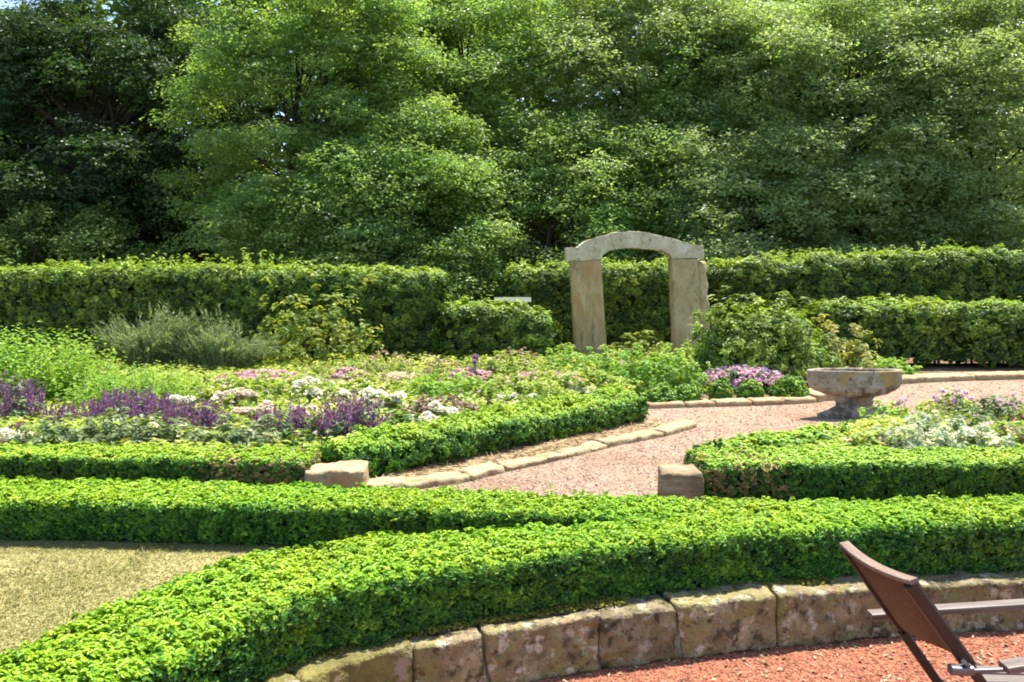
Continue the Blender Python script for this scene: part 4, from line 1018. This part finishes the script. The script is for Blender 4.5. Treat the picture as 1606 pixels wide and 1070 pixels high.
# ------------------------------------------------------------------ trees
def tree(label, x, y, top, crown_lo, rx, ry, mat, leaves=42000, clumps=70, leaf=0.13, leaf_w=0.075, rc=(0.55, 1.05), trunk_r=0.16, name='leafy_tree', front=0.7, xs=1.4, group='woodland trees behind the garden', lean=0.0, tint_sd=0.17, stems=1, hang=0.0, bare=0.0):
    root = thing(name, (x, y, 0.0), label, 'tree', group)
    zc = (top + crown_lo) / 2; rz = (top - crown_lo) / 2
    n = int(clumps * 1.9); rc = (rc[0] * 0.72, rc[1] * 0.78)
    d = rnd_dir(n * 3); keep = (d[:, 1] < 0.25) | (R.random(n * 3) > front); d = d[keep][:n]; n = len(d)
    f = R.uniform(0.35, 1.0, n) ** 0.7
    dd = np.sign(d) * np.abs(d) ** 0.8
    tz = (dd[:, 2] * f + 1) / 2                                            # 0 at the foot of the crown, 1 at its top
    C = np.stack([x + lean + dd[:, 0] * rx * f * (1.10 - 0.12 * tz), y + dd[:, 1] * ry * f * (1.15 - 0.4 * tz) + (tz - 0.4) * 1.2, zc + dd[:, 2] * rz * f], 1)
    r = R.uniform(*rc, n)
    leaves = int(leaves * 2.0); leaf *= 0.70; leaf_w *= 0.66
    per_c = (r ** 2 / np.sum(r ** 2) * leaves).astype(int)
    tb = R.normal(0.50, tint_sd, n)
    g = Geo()
    LC, LN, LT = [], [], []
    for k in range(n):
        m = max(per_c[k] // 9, 6)                                          # sprays
        dr = rnd_dir(m); dr[:, 2] = dr[:, 2] * 0.8 + 0.25; dr = unit(dr)
        q = R.uniform(0.35, 1.05, (m, 1)) ** 0.6
        tc = C[k] + dr * q * r[k] * np.array([1.15, 1.0, 0.72]) - np.array([0, 0, hang]) * R.uniform(0, 1, (m, 1))
        kk = np.repeat(np.arange(m), 9)
        spread = unit(dr * np.array([1, 1, .3]))[kk] * R.uniform(-.16, .2, (m * 9, 1)) + rnd_dir(m * 9) * 0.10
        LC.append(tc[kk] + spread * np.array([1.3, 1, .7])); LN.append(dr[kk] * 0.60 + np.array([0, -0.10, 0.55]) + R.normal(0, .45, (m * 9, 3)))
        LT.append(np.clip(tb[k] + R.normal(0, 0.10, m)[kk] + R.normal(0, 0.12, m * 9), 0, 1))
    add_leaves(g, np.concatenate(LC), np.concatenate(LN), leaf, leaf_w, xs, np.concatenate(LT))
    g.build('crown', M_[mat], root)
    for s_ in range(stems):
        gt = Geo()
        bx = x + (s_ - (stems - 1) / 2) * 0.7 + (R.normal(0, .2) if stems > 1 else 0)
        tr = trunk_r / (1 if stems == 1 else 1.5)
        zt = top * 0.70; lx = (x + lean - bx) * 0.8 + R.normal(0, .3)
        zs = np.linspace(0.0, zt, 9); ff = zs / zt
        tp = np.stack([bx + lx * ff ** 1.5 + np.sin(ff * 6 + s_) * 0.12, y + np.sin(ff * 5 + 2 * s_) * 0.12, zs], 1)
        add_tube(gt, tp, tr * (1.15 - 0.95 * ff) + 0.02, 9)
        for k in range(s_, n, max(stems * (2 if n > 40 else 1), 1)):
            j = C[k][2] - 0.9
            z0_ = float(np.clip(min(j, C[k][2] * .7), 0.9, zt * 0.92)); b = np.array([np.interp(z0_, zs, tp[:, 0]), np.interp(z0_, zs, tp[:, 1]), z0_])
            mid = (b + C[k]) / 2 + np.array([0, 0, 0.18]) + R.normal(0, .12, 3)
            rr = tr * 0.35 * (1.1 - z0_ / (zt + .5))+0.008
            add_tube(gt, [b, mid, C[k]], [rr, rr * .7, rr * .3], 6)
        gt.build('trunk', M_['bark'], root)
    return root


def TX(px, y): return (px - 803) / FOC * y


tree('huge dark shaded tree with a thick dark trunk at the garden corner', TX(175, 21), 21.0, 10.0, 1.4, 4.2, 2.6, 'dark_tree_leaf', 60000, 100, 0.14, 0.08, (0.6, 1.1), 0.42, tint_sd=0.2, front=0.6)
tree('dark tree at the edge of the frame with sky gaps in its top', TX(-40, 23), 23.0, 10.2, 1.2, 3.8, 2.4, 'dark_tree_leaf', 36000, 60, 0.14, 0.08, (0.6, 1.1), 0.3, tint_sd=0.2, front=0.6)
tree('light green undergrowth bush below the dark shaded tree', TX(75, 18.0), 18.0, 3.3, 0.5, 2.6, 0.9, 'wood_leaf', 12000, 34, 0.12, 0.07, (0.35, 0.65), 0.05, name='undergrowth_bush', stems=3)
tree('big bright green tree standing next to the dark shaded tree', TX(500, 18.5), 18.5, 9.8, 0.4, 3.15, 2.0, 'tree_leaf', 56000, 95, 0.12, 0.062, (0.5, 0.95), 0.14, stems=3)
tree('bushy tree with yellow green crest in front of the bright tree', TX(610, 17.3), 17.3, 5.7, 0.4, 2.5, 1.2, 'tree_leaf', 40000, 70, 0.11, 0.062, (0.45, 0.85), 0.10, stems=3, name='bushy_tree')
tree('tall slim trunked tree rising above the bushy trees', TX(720, 20.5), 20.5, 10.4, 2.0, 3.2, 2.0, 'tree_leaf', 42000, 70, 0.13, 0.07, (0.55, 1.0), 0.16)
tree('darker bushy tree right behind the stone arch', TX(900, 18.4), 18.4, 5.6, 0.4, 2.9, 1.3, 'tree_leaf', 40000, 70, 0.11, 0.062, (0.45, 0.9), 0.12, stems=3, name='bushy_tree')
tree('tall tree with light crown above the stone arch', TX(1010, 20.5), 20.5, 10.2, 3.0, 3.4, 2.0, 'grey_tree_leaf', 44000, 74, 0.13, 0.07, (0.55, 1.05), 0.17)
tree('tree with a forked dark trunk to the side of the arch', TX(1150, 19.5), 19.5, 8.2, 1.6, 2.9, 1.7, 'tree_leaf', 40000, 66, 0.12, 0.066, (0.5, 0.95), 0.17)
tree('silvery green tree above the tall hedge beyond the urn', TX(1330, 18.8), 18.8, 9.4, 0.9, 3.1, 2.0, 'grey_tree_leaf', 52000, 88, 0.12, 0.064, (0.5, 0.95), 0.15, stems=2)
tree('bushy silvery tree closing the view at the end of the tall hedge', TX(1545, 18.2), 18.2, 9.6, 0.6, 3.0, 2.0, 'grey_tree_leaf', 50000, 86, 0.12, 0.064, (0.5, 0.95), 0.14, stems=3)

tree('pale green slim tree between the bright tree and the tall slim trunked tree', TX(610, 21.5), 21.5, 10.6, 2.5, 2.9, 1.6, 'tree_leaf', 36000, 60, 0.13, 0.07, (0.55, 1.0), 0.13)
tree('tree with mid green crown filling the gap behind the forked tree', TX(1190, 22), 22.0, 10.8, 2.5, 3.4, 1.8, 'tree_leaf', 40000, 64, 0.13, 0.07, (0.55, 1.0), 0.15)
tree('bushy tree with pale tips above the low hedge beyond the arch', TX(1200, 17.6), 17.6, 5.2, 0.4, 2.6, 1.2, 'grey_tree_leaf', 36000, 64, 0.11, 0.062, (0.45, 0.9), 0.10, stems=3, name='bushy_tree')

# far wood behind them, one mass
gw = Geo()
n = 80000
xw = R.uniform(-27, 27, n); yw = 27 + R.uniform(-1.6, 3.0, n)
topw = 9.6 + 1.2 * Wob(1, 0.35)(xw[:, None]) + np.where(xw < -13, 1.2, 4.0)
zw = R.uniform(0, 1, n) ** 0.9 * topw
c = np.stack([xw, yw - 0.4 * np.sin(zw * 1.3 + xw), zw], 1)
add_leaves(gw, c, np.array([0, -0.3, 0.7]) + R.normal(0, .5, (n, 3)), 0.42, 0.26, 1.3)
for k in range(34):
    x_ = R.uniform(-26, 26); y_ = R.uniform(26.5, 29)
    add_tube(gw, [[x_, y_, -0.1], [x_ + R.normal(0, .3), y_, 4], [x_ + R.normal(0, .6), y_, 9]], [0.18, 0.13, 0.05], 7)
o = gw.build('far_wood', M_['wood_leaf']); props(o, 'dim green wood closing the view behind the trees', 'wood', None, 'stuff')

# ------------------------------------------------------------------ folding garden chair
chair = thing('garden_chair', (1.45, 2.42, 0), 'reclined dark wooden folding garden chair with slim armrests on the red gravel terrace', 'chair')


def bar(name, pts, w, h, mat, side=(0, 1, 0), round_=0.25, parent=chair, label=None):
    """rectangular rail with eased edges swept along pts; side = direction of its width w"""
    P_ = np.asarray(pts, float); d = unit(np.gradient(P_, axis=0)); s = np.broadcast_to(np.asarray(side, float), P_.shape)
    s = unit(s - d * np.sum(s * d, 1, keepdims=True)); u = np.cross(s, d)
    r = min(w, h) * round_
    prof = [(-w / 2 + r, -h / 2), (w / 2 - r, -h / 2), (w / 2 - r * .3, -h / 2 + r * .3), (w / 2, -h / 2 + r), (w / 2, h / 2 - r), (w / 2 - r * .3, h / 2 - r * .3), (w / 2 - r, h / 2), (-w / 2 + r, h / 2), (-w / 2 + r * .3, h / 2 - r * .3), (-w / 2, h / 2 - r), (-w / 2, -h / 2 + r), (-w / 2 + r * .3, -h / 2 + r * .3)]
    m = len(prof); V = np.concatenate([P_[i] + s[i] * np.array([[a] for a, _ in prof]) + u[i] * np.array([[b] for _, b in prof]) for i in range(len(P_))])
    Q = [[i * m + k, i * m + (k + 1) % m, (i + 1) * m + (k + 1) % m, (i + 1) * m + k] for i in range(len(P_) - 1) for k in range(m)]
    n = len(P_); T = [[0, k + 1, k] for k in range(1, m - 1)] + [[(n - 1) * m, (n - 1) * m + k, (n - 1) * m + k + 1] for k in range(1, m - 1)]
    g = Geo(); g.add(V, Q, T); o = g.build(name, mat, parent)
    if label:
        o['label'] = label
    return o


def C3(px, py, y): return np.array([(px - 803) / FOC * y, y, EYE + (HOR - py) * y / FOC])


YF, YN = 2.60, 2.28
ft, fb = C3(1322, 858, YF), C3(1416, 992, YF)
nt, nb = C3(1427, 916, YN), C3(1519, 1043, YN)
dF = unit(fb - ft); dN = unit(nb - nt)
# far stile going on down as a leg to the ground; near stile likewise
bar('stile', [ft, fb], 0.022, 0.022, M_['chair_dark'])
bar('stile', [nt, nt + (nb - nt) * .5, nb], 0.030, 0.040, M_['chair_dark'])
lf = fb + dF * ((fb[2] - 0.012) / -dF[2]); ln_ = nb + dN * ((nb[2] - 0.012) / -dN[2])
bar('leg', [fb - dF * 0.01, lf], 0.022, 0.030, M_['chair_dark'])
bar('leg', [nb + dN * 0.002, ln_], 0.022, 0.030, M_['chair_dark'])
# crossing rear legs
for y_ in (YF - 0.05, YN + 0.05):
    bar('leg', [np.array([1.98, y_, 0.40]), np.array([1.22, y_, 0.012])], 0.022, 0.028, M_['chair_dark'])
# backrest panel: wide board bowed between the stiles
nu, nv = 15, 9
F, Bk = [], []
for j in range(nv):
    v = j / (nv - 1)
    for i in range(nu):
        u = i / (nu - 1)
        a_ = ft + (fb - ft) * v * 1.0; b_ = nt + (nb - nt) * v * 0.97
        pnt = a_ * (1 - u) + b_ * u
        bow = 4 * u * (1 - u)
        pnt = pnt + np.array([-0.012, 0, -0.012]) * bow + (np.array([0.0, 0, 0.030]) * bow if v == 1 else 0)
        if j == 0:
            pnt = pnt + np.array([0, 0, 0.004])
        F.append(pnt); Bk.append(pnt + np.array([0.020, 0.0, 0.012]))
V = np.array(F + Bk); o_ = nu * nv
Q = []
for j in range(nv - 1):
    for i in range(nu - 1):
        k = j * nu + i; Q.append([k, k + nu, k + nu + 1, k + 1]); Q.append([o_ + k, o_ + k + 1, o_ + k + nu + 1, o_ + k + nu])
for i in range(nu - 1):
    Q.append([i, i + 1, o_ + i + 1, o_ + i]); k = (nv - 1) * nu + i; Q.append([k, o_ + k, o_ + k + 1, k + 1])
for j in range(nv - 1):
    k = j * nu; Q.append([k, o_ + k, o_ + k + nu, k + nu]); k = j * nu + nu - 1; Q.append([k, k + nu, o_ + k + nu, o_ + k])
g = Geo(); g.add(V, Q); g.build('backrest', M_['chair_wood'], chair)
# cap rail on the backrest
cap = [ft * (1 - u) + nt * u + np.array([0.006 - 0.012 * 4 * u * (1 - u), 0, 0.010 - 0.012 * 4 * u * (1 - u)]) for u in np.linspace(-0.01, 1.03, 13)]
bar('top_rail', cap, 0.034, 0.014, M_['chair_edge'], side=(1, 0, 0.2))
# armrests
bar('armrest', [C3(1364, 965, 2.64), C3(1394, 962.5, 2.64), C3(1460, 957, 2.64), C3(1606, 947.5, 2.64), C3(1700, 943, 2.64)], 0.045, 0.022, M_['chair_rail'], side=(0, 1, 0))
arm = bar('armrest', [C3(1574, 1047, 2.24), C3(1606, 1042, 2.24), C3(1720, 1032, 2.24)], 0.050, 0.022, M_['chair_rail'], side=(0, 1, 0))
bar('arm_rod', [C3(1496, 1052, 2.24), C3(1530, 1052, 2.24), C3(1585, 1050, 2.24)], 0.012, 0.012, M_['chair_metal'])
bar('arm_bracket', [C3(1490, 1050, 2.245), C3(1508, 1051, 2.245), C3(1524, 1050, 2.245)], 0.030, 0.026, M_['chair_metal'])
bar('pivot_bolt', [C3(1513, 1043, 2.24), C3(1517, 1039, 2.24)], 0.022, 0.022, M_['chair_metal'])
for y_ in (YF - 0.03, YN + 0.02):                                          # arm supports
    bar('arm_support', [np.array([1.90, y_, 0.53]), np.array([1.93, y_, 0.40])], 0.02, 0.024, M_['chair_dark'])
for k in range(4):                                                         # seat slats run from back to front
    y_ = 2.34 + k * 0.055
    bar('seat_slat', [np.array([1.50, y_, 0.40]), np.array([1.72, y_, 0.395]), np.array([2.0, y_, 0.405])], 0.045, 0.018, M_['chair_rail'])
for x_ in (1.56, 1.94):
    bar('seat_rail', [np.array([x_, 2.29, 0.380]), np.array([x_, 2.57, 0.380])], 0.030, 0.022, M_['chair_dark'], side=(1, 0, 0))
